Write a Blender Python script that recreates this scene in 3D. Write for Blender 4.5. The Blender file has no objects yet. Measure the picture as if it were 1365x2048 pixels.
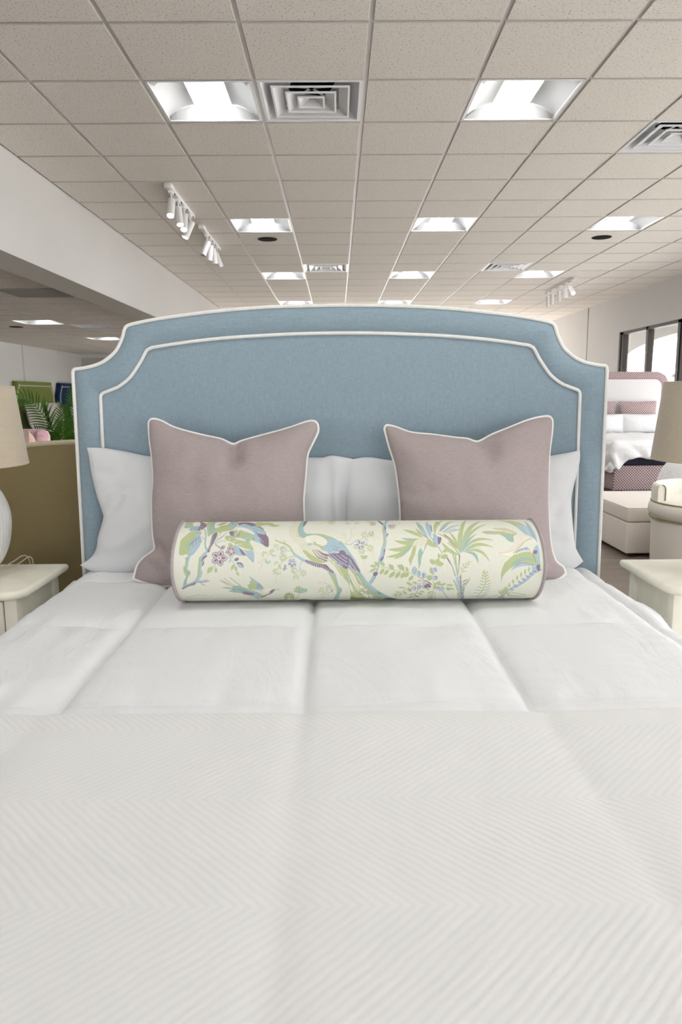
import bpy, bmesh, math, random
import numpy as np
from mathutils import Vector, Matrix, noise
from mathutils.geometry import tessellate_polygon

# ---------------------------------------------------------------- camera, sky, exposure
scene = bpy.context.scene
COL = scene.collection
PI = math.pi
CAM_Z = 1.308
cam_data = bpy.data.cameras.new('camera')
cam = bpy.data.objects.new('camera', cam_data)
COL.objects.link(cam)
scene.camera = cam
cam_data.sensor_fit = 'VERTICAL'
cam_data.sensor_height = 36.0
cam_data.sensor_width = 36.0 * 1365 / 2048
cam_data.lens = 36.0 * 1422.85 / 2048
cam_data.clip_start = 0.05
cam_data.clip_end = 200
right = Vector((0.99996297, -0.00556726, -0.00656174))
upv = Vector((0.00737437, 0.16140234, 0.98686114))
fwd = Vector((0.00443504, 0.98687299, -0.16143741))
rot = Matrix((right, upv, -fwd)).transposed().to_4x4()
cam.matrix_world = Matrix.Translation((0, 0, CAM_Z)) @ rot
cam_data.dof.use_dof = True
cam_data.dof.focus_distance = 2.25
cam_data.dof.aperture_fstop = 7.1

scene.view_settings.view_transform = 'Standard'
scene.view_settings.look = 'None'
scene.view_settings.gamma = 1.0
scene.view_settings.use_curve_mapping = False
scene.view_settings.exposure = 0.36

LIGHT_STRENGTH = 24.0      # ceiling troffer lenses
SKY_STRENGTH = 4.0

world = bpy.data.worlds.new('sky')
scene.world = world
world.use_nodes = True
wn = world.node_tree.nodes
wl = world.node_tree.links
wn.clear()
w_out = wn.new('ShaderNodeOutputWorld')
w_bg = wn.new('ShaderNodeBackground')
w_bg.inputs['Color'].default_value = (0.98, 0.985, 1.0, 1)
w_bg.inputs['Strength'].default_value = SKY_STRENGTH
wl.new(w_bg.outputs[0], w_out.inputs[0])

# low sun behind the shop: aimed to bounce off the car park and the floor inside the added rear windows
sun_data = bpy.data.lights.new('sun', 'SUN')
sun_data.energy = 42.0
sun_data.angle = 0.02
sun = bpy.data.objects.new('sun', sun_data)
COL.objects.link(sun)
sun.rotation_euler = Vector((0.25, -1.0, -0.8)).to_track_quat('-Z', 'Y').to_euler()


# ---------------------------------------------------------------- colour and materials
def lin(r, g, b, k=1.0):
    def f(c):
        c /= 255.0
        return (c / 12.92 if c <= 0.04045 else ((c + 0.055) / 1.055) ** 2.4) * k
    return (f(r), f(g), f(b), 1.0)


def new_mat(name):
    m = bpy.data.materials.new(name)
    m.use_nodes = True
    nt = m.node_tree
    return m, nt, nt.nodes['Principled BSDF']


def N(nt, kind, **kw):
    n = nt.nodes.new(kind)
    for k, v in kw.items():
        if k in n.inputs.keys():
            n.inputs[k].default_value = v
        else:
            setattr(n, k, v)
    return n


def L(nt, a, b):
    nt.links.new(a, b)


def coords(nt, scale=(1, 1, 1), rotz=0.0):
    tc = N(nt, 'ShaderNodeTexCoord')
    mp = N(nt, 'ShaderNodeMapping')
    mp.inputs['Scale'].default_value = scale
    mp.inputs['Rotation'].default_value = (0, 0, rotz)
    L(nt, tc.outputs['Object'], mp.inputs['Vector'])
    return mp.outputs['Vector']


def math_node(nt, op, a, b=None):
    n = N(nt, 'ShaderNodeMath')
    n.operation = op
    for i, v in enumerate((a, b)):
        if v is None:
            continue
        if isinstance(v, (int, float)):
            n.inputs[i].default_value = v
        else:
            L(nt, v, n.inputs[i])
    return n.outputs[0]


def ramp(nt, fac, stops):
    r = N(nt, 'ShaderNodeValToRGB')
    el = r.color_ramp.elements
    while len(el) < len(stops):
        el.new(0.5)
    for e, (p, c) in zip(el, stops):
        e.position = p
        e.color = c
    L(nt, fac, r.inputs['Fac'])
    return r.outputs['Color']


def bump(nt, bsdf, height, strength=0.3, distance=0.002):
    b = N(nt, 'ShaderNodeBump')
    b.inputs['Strength'].default_value = strength
    b.inputs['Distance'].default_value = distance
    L(nt, height, b.inputs['Height'])
    L(nt, b.outputs['Normal'], bsdf.inputs['Normal'])


def shade(c, k):
    return (c[0] * k, c[1] * k, c[2] * k, 1)


def plain(name, c, rough=0.6, metal=0.0, var=0.0, scale=8.0, spec=0.4):
    m, nt, b = new_mat(name)
    b.inputs['Roughness'].default_value = rough
    b.inputs['Metallic'].default_value = metal
    b.inputs['Specular IOR Level'].default_value = spec
    nz = N(nt, 'ShaderNodeTexNoise', Scale=scale, Detail=4.0)
    L(nt, coords(nt), nz.inputs['Vector'])
    L(nt, ramp(nt, nz.outputs['Fac'], [(0.3, shade(c, 1 - var)), (0.7, shade(c, 1 + var))]), b.inputs['Base Color'])
    return m


def linen(name, c, var=0.12, fine=700.0, coarse=45.0, bmp=0.35, sheen=0.15, vertical_x=True):
    """woven cloth: two crossed sets of slubby threads"""
    m, nt, b = new_mat(name)
    b.inputs['Roughness'].default_value = 0.85
    b.inputs['Specular IOR Level'].default_value = 0.15
    b.inputs['Sheen Weight'].default_value = sheen
    n1 = N(nt, 'ShaderNodeTexNoise', Scale=1.0, Detail=2.0)
    n2 = N(nt, 'ShaderNodeTexNoise', Scale=1.0, Detail=2.0)
    L(nt, coords(nt, (fine, fine, coarse)), n1.inputs['Vector'])
    L(nt, coords(nt, (coarse, coarse, fine)), n2.inputs['Vector'])
    s = math_node(nt, 'ADD', n1.outputs['Fac'], n2.outputs['Fac'])
    s = math_node(nt, 'MULTIPLY', s, 0.5)
    L(nt, ramp(nt, s, [(0.34, shade(c, 1 - var)), (0.66, shade(c, 1 + var))]), b.inputs['Base Color'])
    bump(nt, b, s, bmp, 0.0012)
    return m


def white_cotton(name, c, wr=0.5, dist=0.006, scale=9.0):
    """plain bedding with soft creases"""
    m, nt, b = new_mat(name)
    b.inputs['Roughness'].default_value = 0.75
    b.inputs['Specular IOR Level'].default_value = 0.2
    b.inputs['Sheen Weight'].default_value = 0.1
    b.inputs['Base Color'].default_value = c
    n1 = N(nt, 'ShaderNodeTexNoise', Scale=scale, Detail=5.0, Roughness=0.55, Distortion=1.2)
    L(nt, coords(nt, (1.0, 0.55, 1.0), 0.6), n1.inputs['Vector'])
    n2 = N(nt, 'ShaderNodeTexNoise', Scale=scale * 3.2, Detail=3.0, Distortion=0.8)
    L(nt, coords(nt, (1.0, 0.5, 1.0), -0.7), n2.inputs['Vector'])
    r1 = math_node(nt, 'ABSOLUTE', math_node(nt, 'SUBTRACT', n1.outputs['Fac'], 0.5))
    h = math_node(nt, 'ADD', math_node(nt, 'MULTIPLY', r1, -1.6), math_node(nt, 'MULTIPLY', n2.outputs['Fac'], 0.35))
    bump(nt, b, h, wr, dist)
    return m


def lattice(name, dark, light, period, flat=False):
    """diagonal trellis print"""
    m, nt, b = new_mat(name)
    b.inputs['Roughness'].default_value = 0.85
    b.inputs['Specular IOR Level'].default_value = 0.1
    tc = N(nt, 'ShaderNodeTexCoord')
    sp = N(nt, 'ShaderNodeSeparateXYZ')
    L(nt, tc.outputs['Object'], sp.inputs[0])
    h = sp.outputs['X'] if flat else math_node(nt, 'ADD', sp.outputs['X'], sp.outputs['Y'])
    outs = []
    for sgn in ('ADD', 'SUBTRACT'):
        v = math_node(nt, sgn, h, sp.outputs['Z'])
        v = math_node(nt, 'MULTIPLY', v, 1.0 / period)
        v = math_node(nt, 'FRACT', v)
        v = math_node(nt, 'ABSOLUTE', math_node(nt, 'SUBTRACT', v, 0.5))
        outs.append(v)
    mx = math_node(nt, 'MAXIMUM', outs[0], outs[1])
    L(nt, ramp(nt, mx, [(0.315, light), (0.365, dark)]), b.inputs['Base Color'])
    return m


def emitter(name, c, s):
    m = bpy.data.materials.new(name)
    m.use_nodes = True
    nt = m.node_tree
    nt.nodes.clear()
    e = N(nt, 'ShaderNodeEmission')
    e.inputs['Color'].default_value = c
    e.inputs['Strength'].default_value = s
    o = N(nt, 'ShaderNodeOutputMaterial')
    L(nt, e.outputs[0], o.inputs[0])
    return m


M = {}
M['header'] = plain('header_paint', (0.57, 0.555, 0.54, 1), 0.8, var=0.012, scale=2.0, spec=0.2)
M['wall'] = plain('white_wall_paint', (0.56, 0.55, 0.535, 1), 0.8, var=0.012, scale=2.0, spec=0.2)
M['annex_wall'] = plain('grey_wall_paint', (0.74, 0.74, 0.73, 1), 0.8, var=0.012, scale=2.0, spec=0.2)
M['beam_under'] = plain('beam_underside_paint', (0.66, 0.64, 0.59, 1), 0.8, var=0.01, spec=0.2)
M['grid'] = plain('ceiling_grid_enamel', (0.70, 0.69, 0.66, 1), 0.45, var=0.02)
M['white_metal'] = plain('white_enamel', (0.82, 0.82, 0.82, 1), 0.35, var=0.01)
M['vent'] = plain('vent_enamel', (0.74, 0.75, 0.77, 1), 0.4, var=0.01)
M['black'] = plain('black_void', (0.012, 0.012, 0.013, 1), 0.7, var=0.1)
M['dark_metal'] = plain('bronze_aluminium', (0.042, 0.033, 0.029, 1), 0.5, var=0.05, spec=0.25)
M['speaker'] = plain('speaker_grille', (0.018, 0.018, 0.017, 1), 0.9, var=0.15, scale=60, spec=0.05)
M['reflector'] = plain('troffer_reflector', (0.62, 0.62, 0.62, 1), 0.4, var=0.01)
M['lens'] = emitter('troffer_lens', (0.955, 0.985, 1.0, 1), LIGHT_STRENGTH)
M['spot'] = emitter('spot_lens', (1.0, 0.96, 0.9, 1), 8.0)
M['spot_dim'] = plain('spot_lens_off', (0.5, 0.48, 0.45, 1), 0.3)


def ceiling_mat():
    m, nt, b = new_mat('ceiling_tile')
    b.inputs['Roughness'].default_value = 0.9
    b.inputs['Specular IOR Level'].default_value = 0.1
    v = coords(nt)
    n1 = N(nt, 'ShaderNodeTexNoise', Scale=95.0, Detail=3.0, Roughness=0.6)
    L(nt, v, n1.inputs['Vector'])
    n2 = N(nt, 'ShaderNodeTexNoise', Scale=190.0, Detail=2.0)
    L(nt, v, n2.inputs['Vector'])
    base = (0.82, 0.78, 0.72, 1)
    specks = ramp(nt, n1.outputs['Fac'], [(0.585, (1, 1, 1, 1)), (0.66, (0.5, 0.48, 0.46, 1))])
    tone = ramp(nt, n2.outputs['Fac'], [(0.3, shade(base, 0.92)), (0.7, shade(base, 1.06))])
    mx = N(nt, 'ShaderNodeMix')
    mx.data_type = 'RGBA'
    mx.blend_type = 'MULTIPLY'
    mx.inputs['Factor'].default_value = 1.0
    L(nt, tone, mx.inputs['A'])
    L(nt, specks, mx.inputs['B'])
    L(nt, mx.outputs['Result'], b.inputs['Base Color'])
    bump(nt, b, math_node(nt, 'MULTIPLY', n1.outputs['Fac'], -1.0), 0.35, 0.003)
    return m


M['tile'] = ceiling_mat()
M['tile_edge_shade'] = plain('raw_tile_edge_shade', (0.52, 0.49, 0.45, 1), 0.95, var=0.05)  # unpainted edges, coloured darker to stand for shadow in the grid grooves


def floor_mat():
    m, nt, b = new_mat('grey_plank_floor')
    b.inputs['Roughness'].default_value = 0.38
    br = N(nt, 'ShaderNodeTexBrick')
    br.inputs['Scale'].default_value = 1.0
    br.inputs['Brick Width'].default_value = 1.25
    br.inputs['Row Height'].default_value = 0.18
    br.inputs['Mortar Size'].default_value = 0.002
    br.inputs['Color1'].default_value = lin(146, 135, 125)
    br.inputs['Color2'].default_value = lin(128, 117, 108)
    br.inputs['Mortar'].default_value = lin(60, 52, 46)
    L(nt, coords(nt), br.inputs['Vector'])
    n1 = N(nt, 'ShaderNodeTexNoise', Scale=1.0, Detail=6.0)
    L(nt, coords(nt, (2.5, 45, 1)), n1.inputs['Vector'])
    mx = N(nt, 'ShaderNodeMix')
    mx.data_type = 'RGBA'
    mx.blend_type = 'MULTIPLY'
    mx.inputs['Factor'].default_value = 1.0
    L(nt, br.outputs['Color'], mx.inputs['A'])
    L(nt, ramp(nt, n1.outputs['Fac'], [(0.3, (0.62, 0.6, 0.58, 1)), (0.7, (1.1, 1.08, 1.05, 1))]), mx.inputs['B'])
    L(nt, mx.outputs['Result'], b.inputs['Base Color'])
    bump(nt, b, n1.outputs['Fac'], 0.1, 0.001)
    return m


M['floor'] = floor_mat()


def glass_mat():
    m = bpy.data.materials.new('window_glass')
    m.use_nodes = True
    nt = m.node_tree
    nt.nodes.clear()
    t = N(nt, 'ShaderNodeBsdfTransparent')
    t.inputs['Color'].default_value = (0.96, 0.96, 0.96, 1)
    g = N(nt, 'ShaderNodeBsdfGlossy', Roughness=0.02)
    f = N(nt, 'ShaderNodeLayerWeight', Blend=0.5)
    fk = math_node(nt, 'ADD', math_node(nt, 'MULTIPLY', math_node(nt, 'POWER', f.outputs['Facing'], 5.0), 0.6), 0.04)
    mx = N(nt, 'ShaderNodeMixShader')
    L(nt, fk, mx.inputs[0])
    L(nt, t.outputs[0], mx.inputs[1])
    L(nt, g.outputs[0], mx.inputs[2])
    o = N(nt, 'ShaderNodeOutputMaterial')
    L(nt, mx.outputs[0], o.inputs[0])
    return m


M['glass'] = glass_mat()
M['blue'] = linen('blue_linen', lin(139, 157, 168), 0.12, 620, 40, 0.35)
M['piping'] = plain('white_piping_cord', (0.80, 0.79, 0.76, 1), 0.8, var=0.03, scale=80, spec=0.2)
M['mauve'] = linen('mauve_linen', lin(163, 151, 150), 0.13, 760, 60, 0.35)
M['grey_piping'] = plain('grey_piping_cord', lin(168, 158, 160), 0.85, var=0.05, scale=80, spec=0.2)
M['pillow'] = white_cotton('white_pillowcase', (0.67, 0.68, 0.695, 1), 0.35, 0.006, 7.0)
M['comforter'] = white_cotton('white_comforter', (0.84, 0.85, 0.86, 1), 0.55, 0.008, 7.0)
M['rail'] = linen('rail_linen', lin(143, 170, 188), 0.1)
M['cream_paint'] = plain('cream_distressed_paint', lin(241, 237, 221), 0.42, var=0.05, scale=14)
M['seam'] = plain('drawer_gap', lin(70, 60, 48), 0.9)
M['knob'] = plain('aged_brass', (0.25, 0.19, 0.1, 1), 0.4, metal=0.8)
M['shade'] = linen('beige_lampshade_linen', lin(188, 175, 155), 0.06, 420, 30, 0.3)
M['ceramic'] = plain('white_ribbed_ceramic', (0.80, 0.79, 0.77, 1), 0.35, var=0.05, scale=12)
M['cord'] = plain('clear_lamp_cord', lin(205, 195, 172), 0.3)
M['cream_fabric'] = linen('cream_upholstery', lin(236, 230, 220), 0.04, 500, 50, 0.2)
M['bench_fabric'] = linen('oatmeal_upholstery', lin(236, 228, 219), 0.05, 500, 50, 0.25)
M['green_piping'] = plain('green_piping_cord', lin(132, 138, 84), 0.8)
M['lattice'] = lattice('trellis_print', lin(98, 72, 80), lin(226, 208, 206), 0.034)
M['lattice_pillow'] = lattice('trellis_print_pillow', lin(98, 72, 80), lin(226, 208, 206), 0.034, True)
M['red_piping'] = plain('plum_piping_cord', lin(150, 70, 88), 0.8)
M['panel_white'] = linen('white_headboard_cloth', (0.74, 0.73, 0.73, 1), 0.03)
M['navy_quilt'] = plain('navy_quilting', lin(34, 34, 50), 0.8, var=0.15, scale=40)
M['duvet'] = white_cotton('white_duvet', (0.82, 0.82, 0.83, 1), 0.7, 0.02, 4.0)
M['green_fabric'] = linen('olive_green_cloth', lin(118, 130, 60), 0.06)
M['navy_fabric'] = linen('navy_cloth', lin(18, 44, 84), 0.08)
M['nickel'] = plain('pale_nail_trim', (0.72, 0.72, 0.62, 1), 0.5)
M['pale_pillow'] = linen('pale_grey_pillow_cloth', lin(196, 194, 186), 0.06)
M['peach'] = linen('peach_cloth', lin(228, 196, 182), 0.06)
M['dark_wood'] = plain('dark_wood', lin(56, 42, 34), 0.5, var=0.15, scale=20)
M['leaf'] = plain('palm_leaf', lin(58, 104, 20), 0.45, var=0.3, scale=6)
M['stem'] = plain('palm_stem', lin(92, 116, 44), 0.5, var=0.1)
M['pot'] = plain('dark_basket', lin(92, 74, 54), 0.8, var=0.2, scale=50)
M['stucco'] = plain('exterior_stucco', (0.40, 0.385, 0.37, 1), 0.9, var=0.02)
M['pavement'] = plain('pale_concrete', (0.55, 0.54, 0.52, 1), 0.9, var=0.05, scale=1.5)
M['hedge'] = plain('hedge_leaf', lin(112, 140, 78), 0.7, var=0.3, scale=6)


def pink_mat():
    m, nt, b = new_mat('pink_trellis_cloth')
    b.inputs['Roughness'].default_value = 0.85
    ck = N(nt, 'ShaderNodeTexVoronoi', Scale=75.0)
    ck.inputs['Randomness'].default_value = 0.15
    L(nt, coords(nt), ck.inputs['Vector'])
    L(nt, ramp(nt, ck.outputs['Distance'], [(0.35, lin(244, 220, 226)), (0.6, lin(236, 180, 194))]), b.inputs['Base Color'])
    return m


M['pink'] = pink_mat()


def tan_mat():
    m, nt, b = new_mat('brown_basket_weave')
    b.inputs['Roughness'].default_value = 0.8
    b.inputs['Specular IOR Level'].default_value = 0.2
    tc = N(nt, 'ShaderNodeTexCoord')
    sp = N(nt, 'ShaderNodeSeparateXYZ')
    L(nt, tc.outputs['Object'], sp.inputs[0])
    k = 2 * PI / 0.0085
    sx = math_node(nt, 'SINE', math_node(nt, 'MULTIPLY', sp.outputs['X'], k))
    sz = math_node(nt, 'SINE', math_node(nt, 'MULTIPLY', sp.outputs['Z'], k))
    p = math_node(nt, 'MULTIPLY', sx, sz)
    nz = N(nt, 'ShaderNodeTexNoise', Scale=2.5, Detail=3.0)
    L(nt, coords(nt), nz.inputs['Vector'])
    p = math_node(nt, 'ADD', math_node(nt, 'MULTIPLY', p, 0.5), 0.5)
    c1 = ramp(nt, p, [(0.15, lin(104, 90, 62)), (0.62, lin(144, 127, 90)), (0.95, lin(184, 172, 132))])
    L(nt, c1, b.inputs['Base Color'])
    bump(nt, b, p, 0.3, 0.0015)
    return m


M['tan'] = tan_mat()
M['tan_trim'] = plain('cream_welt', lin(196, 186, 160), 0.8, var=0.05, scale=60)


def blanket_mat():
    """herringbone knit: diagonal ribs that turn back every 27 cm"""
    m, nt, b = new_mat('cream_herringbone_weave')
    b.inputs['Roughness'].default_value = 0.9
    b.inputs['Specular IOR Level'].default_value = 0.1
    tc = N(nt, 'ShaderNodeTexCoord')
    nz = N(nt, 'ShaderNodeTexNoise', Scale=22.0, Detail=3.0)
    L(nt, tc.outputs['Object'], nz.inputs['Vector'])
    sp = N(nt, 'ShaderNodeSeparateXYZ')
    L(nt, tc.outputs['Object'], sp.inputs[0])
    y = math_node(nt, 'ADD', sp.outputs['Y'], -0.760)
    t = math_node(nt, 'PINGPONG', math_node(nt, 'ADD', y, 4.60), 0.23)
    u = math_node(nt, 'ADD', sp.outputs['X'], math_node(nt, 'MULTIPLY', t, 1.0))
    u = math_node(nt, 'ADD', u, math_node(nt, 'MULTIPLY', nz.outputs['Fac'], 0.012))
    rib = math_node(nt, 'SINE', math_node(nt, 'MULTIPLY', u, 2 * PI / 0.0165))
    rib = math_node(nt, 'ADD', math_node(nt, 'MULTIPLY', rib, 0.5), 0.5)
    L(nt, ramp(nt, rib, [(0.0, (0.77, 0.765, 0.75, 1)), (0.7, (0.80, 0.80, 0.795, 1))]), b.inputs['Base Color'])
    bump(nt, b, rib, 0.17, 0.003)
    return m


M['blanket'] = blanket_mat()


# ---------------------------------------------------------------- mesh helpers
class MB:
    """collects geometry for ONE mesh"""

    def __init__(self):
        self.v, self.f, self.m = [], [], []
        self.mi = 0

    def add(self, vs, fs):
        o = len(self.v)
        self.v += [tuple(p) for p in vs]
        self.f += [tuple(o + i for i in f) for f in fs]
        self.m += [self.mi] * len(fs)
        return self

    def box(self, x0, x1, y0, y1, z0, z1):
        vs = [(x, y, z) for x in (x0, x1) for y in (y0, y1) for z in (z0, z1)]
        return self.add(vs, [(0, 1, 3, 2), (4, 6, 7, 5), (0, 4, 5, 1), (2, 3, 7, 6), (0, 2, 6, 4), (1, 5, 7, 3)])

    def bm(self, b, mat=None):
        b.verts.index_update()
        vs = [(mat @ v.co if mat else v.co.copy()) for v in b.verts]
        fs = [[v.index for v in f.verts] for f in b.faces]
        b.free()
        return self.add(vs, fs)

    def rbox(self, x0, x1, y0, y1, z0, z1, r=0.01, seg=3):
        b = bmesh.new()
        bmesh.ops.create_cube(b, size=1)
        for v in b.verts:
            v.co = Vector(((x0 + x1) / 2 + v.co.x * (x1 - x0), (y0 + y1) / 2 + v.co.y * (y1 - y0), (z0 + z1) / 2 + v.co.z * (z1 - z0)))
        bmesh.ops.bevel(b, geom=list(b.edges), offset=r, segments=seg, affect='EDGES', profile=0.5)
        return self.bm(b)

    def prism(self, poly, z0, z1, r=0.0, seg=3, axis='Z'):
        """extrude a polygon (list of 2-D points); axis Z: (x,y)->z, axis Y: (x,z)->y"""
        b = bmesh.new()
        if axis == 'Z':
            vs = [b.verts.new((x, y, z0)) for x, y in poly]
        else:
            vs = [b.verts.new((x, z0, y)) for x, y in poly]
        f = b.faces.new(vs)
        g = bmesh.ops.extrude_face_region(b, geom=[f])
        d = Vector((0, 0, z1 - z0)) if axis == 'Z' else Vector((0, z1 - z0, 0))
        top = [e for e in g['geom'] if isinstance(e, bmesh.types.BMVert)]
        bmesh.ops.translate(b, verts=top, vec=d)
        if r:
            k = 2 if axis == 'Z' else 1
            ed = [e for e in b.edges if abs(e.verts[0].co[k] - e.verts[1].co[k]) < 1e-6]
            bmesh.ops.bevel(b, geom=ed, offset=r, segments=seg, affect='EDGES', profile=0.5)
        bmesh.ops.recalc_face_normals(b, faces=list(b.faces))
        return self.bm(b)

    def lathe(self, prof, cx=0, cy=0, n=32, ribs=0, rib_amp=0.0, cap=False, smooth_to=0):
        if smooth_to:
            prof = [(max(0.0005, q.x), q.y) for q in catmull([(a, c, 0) for a, c in prof], smooth_to)]
        vs, fs = [], []
        for r, z in prof:
            for i in range(n):
                a = 2 * PI * i / n
                rr = r * (1 + rib_amp * abs(math.sin(ribs * a / 2))) if ribs else r
                vs.append((cx + rr * math.cos(a), cy + rr * math.sin(a), z))
        for j in range(len(prof) - 1):
            for i in range(n):
                k = (i + 1) % n
                fs.append((j * n + i, j * n + k, (j + 1) * n + k, (j + 1) * n + i))
        if cap:
            fs.append(tuple(range(n - 1, -1, -1)))
            fs.append(tuple((len(prof) - 1) * n + i for i in range(n)))
        return self.add(vs, fs)

    def tube(self, pts, r, n=8, closed=False, r1=None):
        pts = [Vector(p) for p in pts]
        m = len(pts)
        vs, fs = [], []
        prev = None
        for i, p in enumerate(pts):
            a = pts[(i - 1) % m] if closed else pts[max(0, i - 1)]
            b = pts[(i + 1) % m] if closed else pts[min(m - 1, i + 1)]
            t = (b - a)
            if t.length < 1e-9:
                t = Vector((0, 0, 1))
            t.normalize()
            if prev is None:
                ref = Vector((0, 0, 1)) if abs(t.z) < 0.9 else Vector((1, 0, 0))
                nrm = t.cross(ref).normalized()
            else:
                nrm = (prev - t * prev.dot(t)).normalized()
            prev = nrm
            bn = t.cross(nrm)
            rr = r if r1 is None else r + (r1 - r) * i / (m - 1)
            for k in range(n):
                a2 = 2 * PI * k / n
                vs.append(p + nrm * (rr * math.cos(a2)) + bn * (rr * math.sin(a2)))
        for i in range(m if closed else m - 1):
            j = (i + 1) % m
            for k in range(n):
                l = (k + 1) % n
                fs.append((i * n + k, i * n + l, j * n + l, j * n + k))
        if not closed:
            fs.append(tuple(range(n - 1, -1, -1)))
            fs.append(tuple((m - 1) * n + k for k in range(n)))
        return self.add(vs, fs)

    def grid(self, fn, nu, nv):
        """fn(i, j) -> point; a (nu x nv) vertex sheet"""
        vs = [fn(i, j) for i in range(nu) for j in range(nv)]
        fs = [(i * nv + j, (i + 1) * nv + j, (i + 1) * nv + j + 1, i * nv + j + 1) for i in range(nu - 1) for j in range(nv - 1)]
        return self.add(vs, fs)

    def build(self, name, mats, parent=None, smooth=True, loc=None, angle=40):
        me = bpy.data.meshes.new(name)
        o0 = Vector(loc) if loc is not None else Vector((0, 0, 0))
        me.from_pydata([tuple(Vector(p) - o0) for p in self.v], [], self.f)
        mats = mats if isinstance(mats, (list, tuple)) else [mats]
        for k in mats:
            me.materials.append(k)
        if len(mats) > 1:
            me.polygons.foreach_set('material_index', self.m)
        if smooth:
            me.polygons.foreach_set('use_smooth', [True] * len(me.polygons))
            me.set_sharp_from_angle(angle=math.radians(angle))
        me.update()
        o = bpy.data.objects.new(name, me)
        COL.objects.link(o)
        o.location = o0
        if parent:
            o.parent = parent
        return o


def thing(name, label, cat, loc=(0, 0, 0), rz=0.0, group=None):
    o = bpy.data.objects.new(name, None)
    o.empty_display_size = 0.05
    COL.objects.link(o)
    o.location = loc
    o.rotation_euler = (0, 0, rz)
    return tag(o, label, cat, group)


def tag(o, label, cat, group=None):
    o['label'] = label
    o['category'] = cat
    if group:
        o['group'] = group
    return o


def struct(o):
    o['kind'] = 'structure'
    return o


def dup(root, loc, label, rz=None):
    r = root.copy()
    COL.objects.link(r)
    r.location = loc
    if rz is not None:
        r.rotation_euler = (0, 0, rz)
    r['label'] = label
    for ch in list(root.children):
        c = ch.copy()
        COL.objects.link(c)
        c.parent = r
        for g in list(ch.children):
            d = g.copy()
            COL.objects.link(d)
            d.parent = c
    return r


def catmull(pts, n, closed=False):
    """resample a polyline smoothly to n points, even by length"""
    P = [Vector(p) for p in pts]
    dense = []
    m = len(P)
    for i in range(m if closed else m - 1):
        g = (lambda k: P[k % m]) if closed else (lambda k: P[max(0, min(m - 1, k))])
        p0, p1, p2, p3 = g(i - 1), g(i), g(i + 1), g(i + 2)
        for j in range(8):
            t = j / 8
            dense.append(0.5 * (2 * p1 + (p2 - p0) * t + (2 * p0 - 5 * p1 + 4 * p2 - p3) * t * t + (3 * p1 - p0 - 3 * p2 + p3) * t ** 3))
    dense.append(P[0].copy() if closed else P[-1].copy())
    d = [0.0]
    for a, b in zip(dense, dense[1:]):
        d.append(d[-1] + (b - a).length)
    out = []
    k = 0
    tot = d[-1]
    cnt = n if closed else n - 1
    for i in range(n):
        s = tot * i / cnt
        while k < len(d) - 2 and d[k + 1] < s:
            k += 1
        u = (s - d[k]) / max(1e-9, d[k + 1] - d[k])
        out.append(dense[k].lerp(dense[k + 1], min(1, max(0, u))))
    return out


def nz(x, y, z=0.0):
    return noise.noise(Vector((x, y, z)))


# ---------------------------------------------------------------- the room
CEIL = 3.0
GX, GY, TS = -1.051, 3.583, 0.6096          # ceiling grid origin and tile
X_BEAM, X_RIGHT, Y_BACK, Y_FRONT = -2.27, 5.03, 18.8, -4.2
X_ANNEX, ANNEX_CEIL, BEAM_Z = -6.6, 2.40, 2.297

b = MB().box(-7.0, 5.2, -4.4, 19.0, -0.1, 0.0)
struct(b.build('floor', M['floor'], smooth=False))

light_cells = [(i, j) for j in (-9, -4, 1, 6, 11, 16, 21) for i in (0, 3, 6)]
vent_cells = [(1, 1), (5, 2), (1, 10), (5, 10)]
skip = set(light_cells) | set(vent_cells)


def tiles(mb, gx, gy, z, x0, x1, y0, y1, skip):
    i0, i1 = math.floor((x0 - gx) / TS), math.ceil((x1 - gx) / TS)
    j0, j1 = math.floor((y0 - gy) / TS), math.ceil((y1 - gy) / TS)
    g, d, bv = 0.010, 0.007, 0.004
    for i in range(i0, i1):
        for j in range(j0, j1):
            if (i, j) in skip:
                continue
            a0, a1 = max(x0, gx + i * TS + g), min(x1, gx + (i + 1) * TS - g)
            c0, c1 = max(y0, gy + j * TS + g), min(y1, gy + (j + 1) * TS - g)
            if a1 - a0 < 0.02 or c1 - c0 < 0.02:
                continue
            vs = []
            for k, zz in ((0, z + d), (0, z + bv), (bv, z)):
                vs += [(a0 + k, c0 + k, zz), (a1 - k, c0 + k, zz), (a1 - k, c1 - k, zz), (a0 + k, c1 - k, zz)]
            mb.mi = 0
            mb.add(vs, [(8, 11, 10, 9)])
            mb.mi = 1
            mb.add(vs, [(q + e, q + (e + 1) % 4, q + 4 + (e + 1) % 4, q + 4 + e) for q in (0, 4) for e in range(4)])


def tees(mb, gx, gy, z, x0, x1, y0, y1):
    w, t = 0.012, 0.004
    for i in range(math.floor((x0 - gx) / TS), math.ceil((x1 - gx) / TS) + 1):
        x = gx + i * TS
        if x0 + 0.01 < x < x1 - 0.01:
            mb.box(x - w, x + w, y0, y1, z + 0.007, z + 0.007 + t)
    for j in range(math.floor((y0 - gy) / TS), math.ceil((y1 - gy) / TS) + 1):
        y = gy + j * TS
        if y0 + 0.01 < y < y1 - 0.01:
            mb.box(x0, x1, y - w, y + w, z + 0.0072, z + 0.0072 + t)


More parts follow.
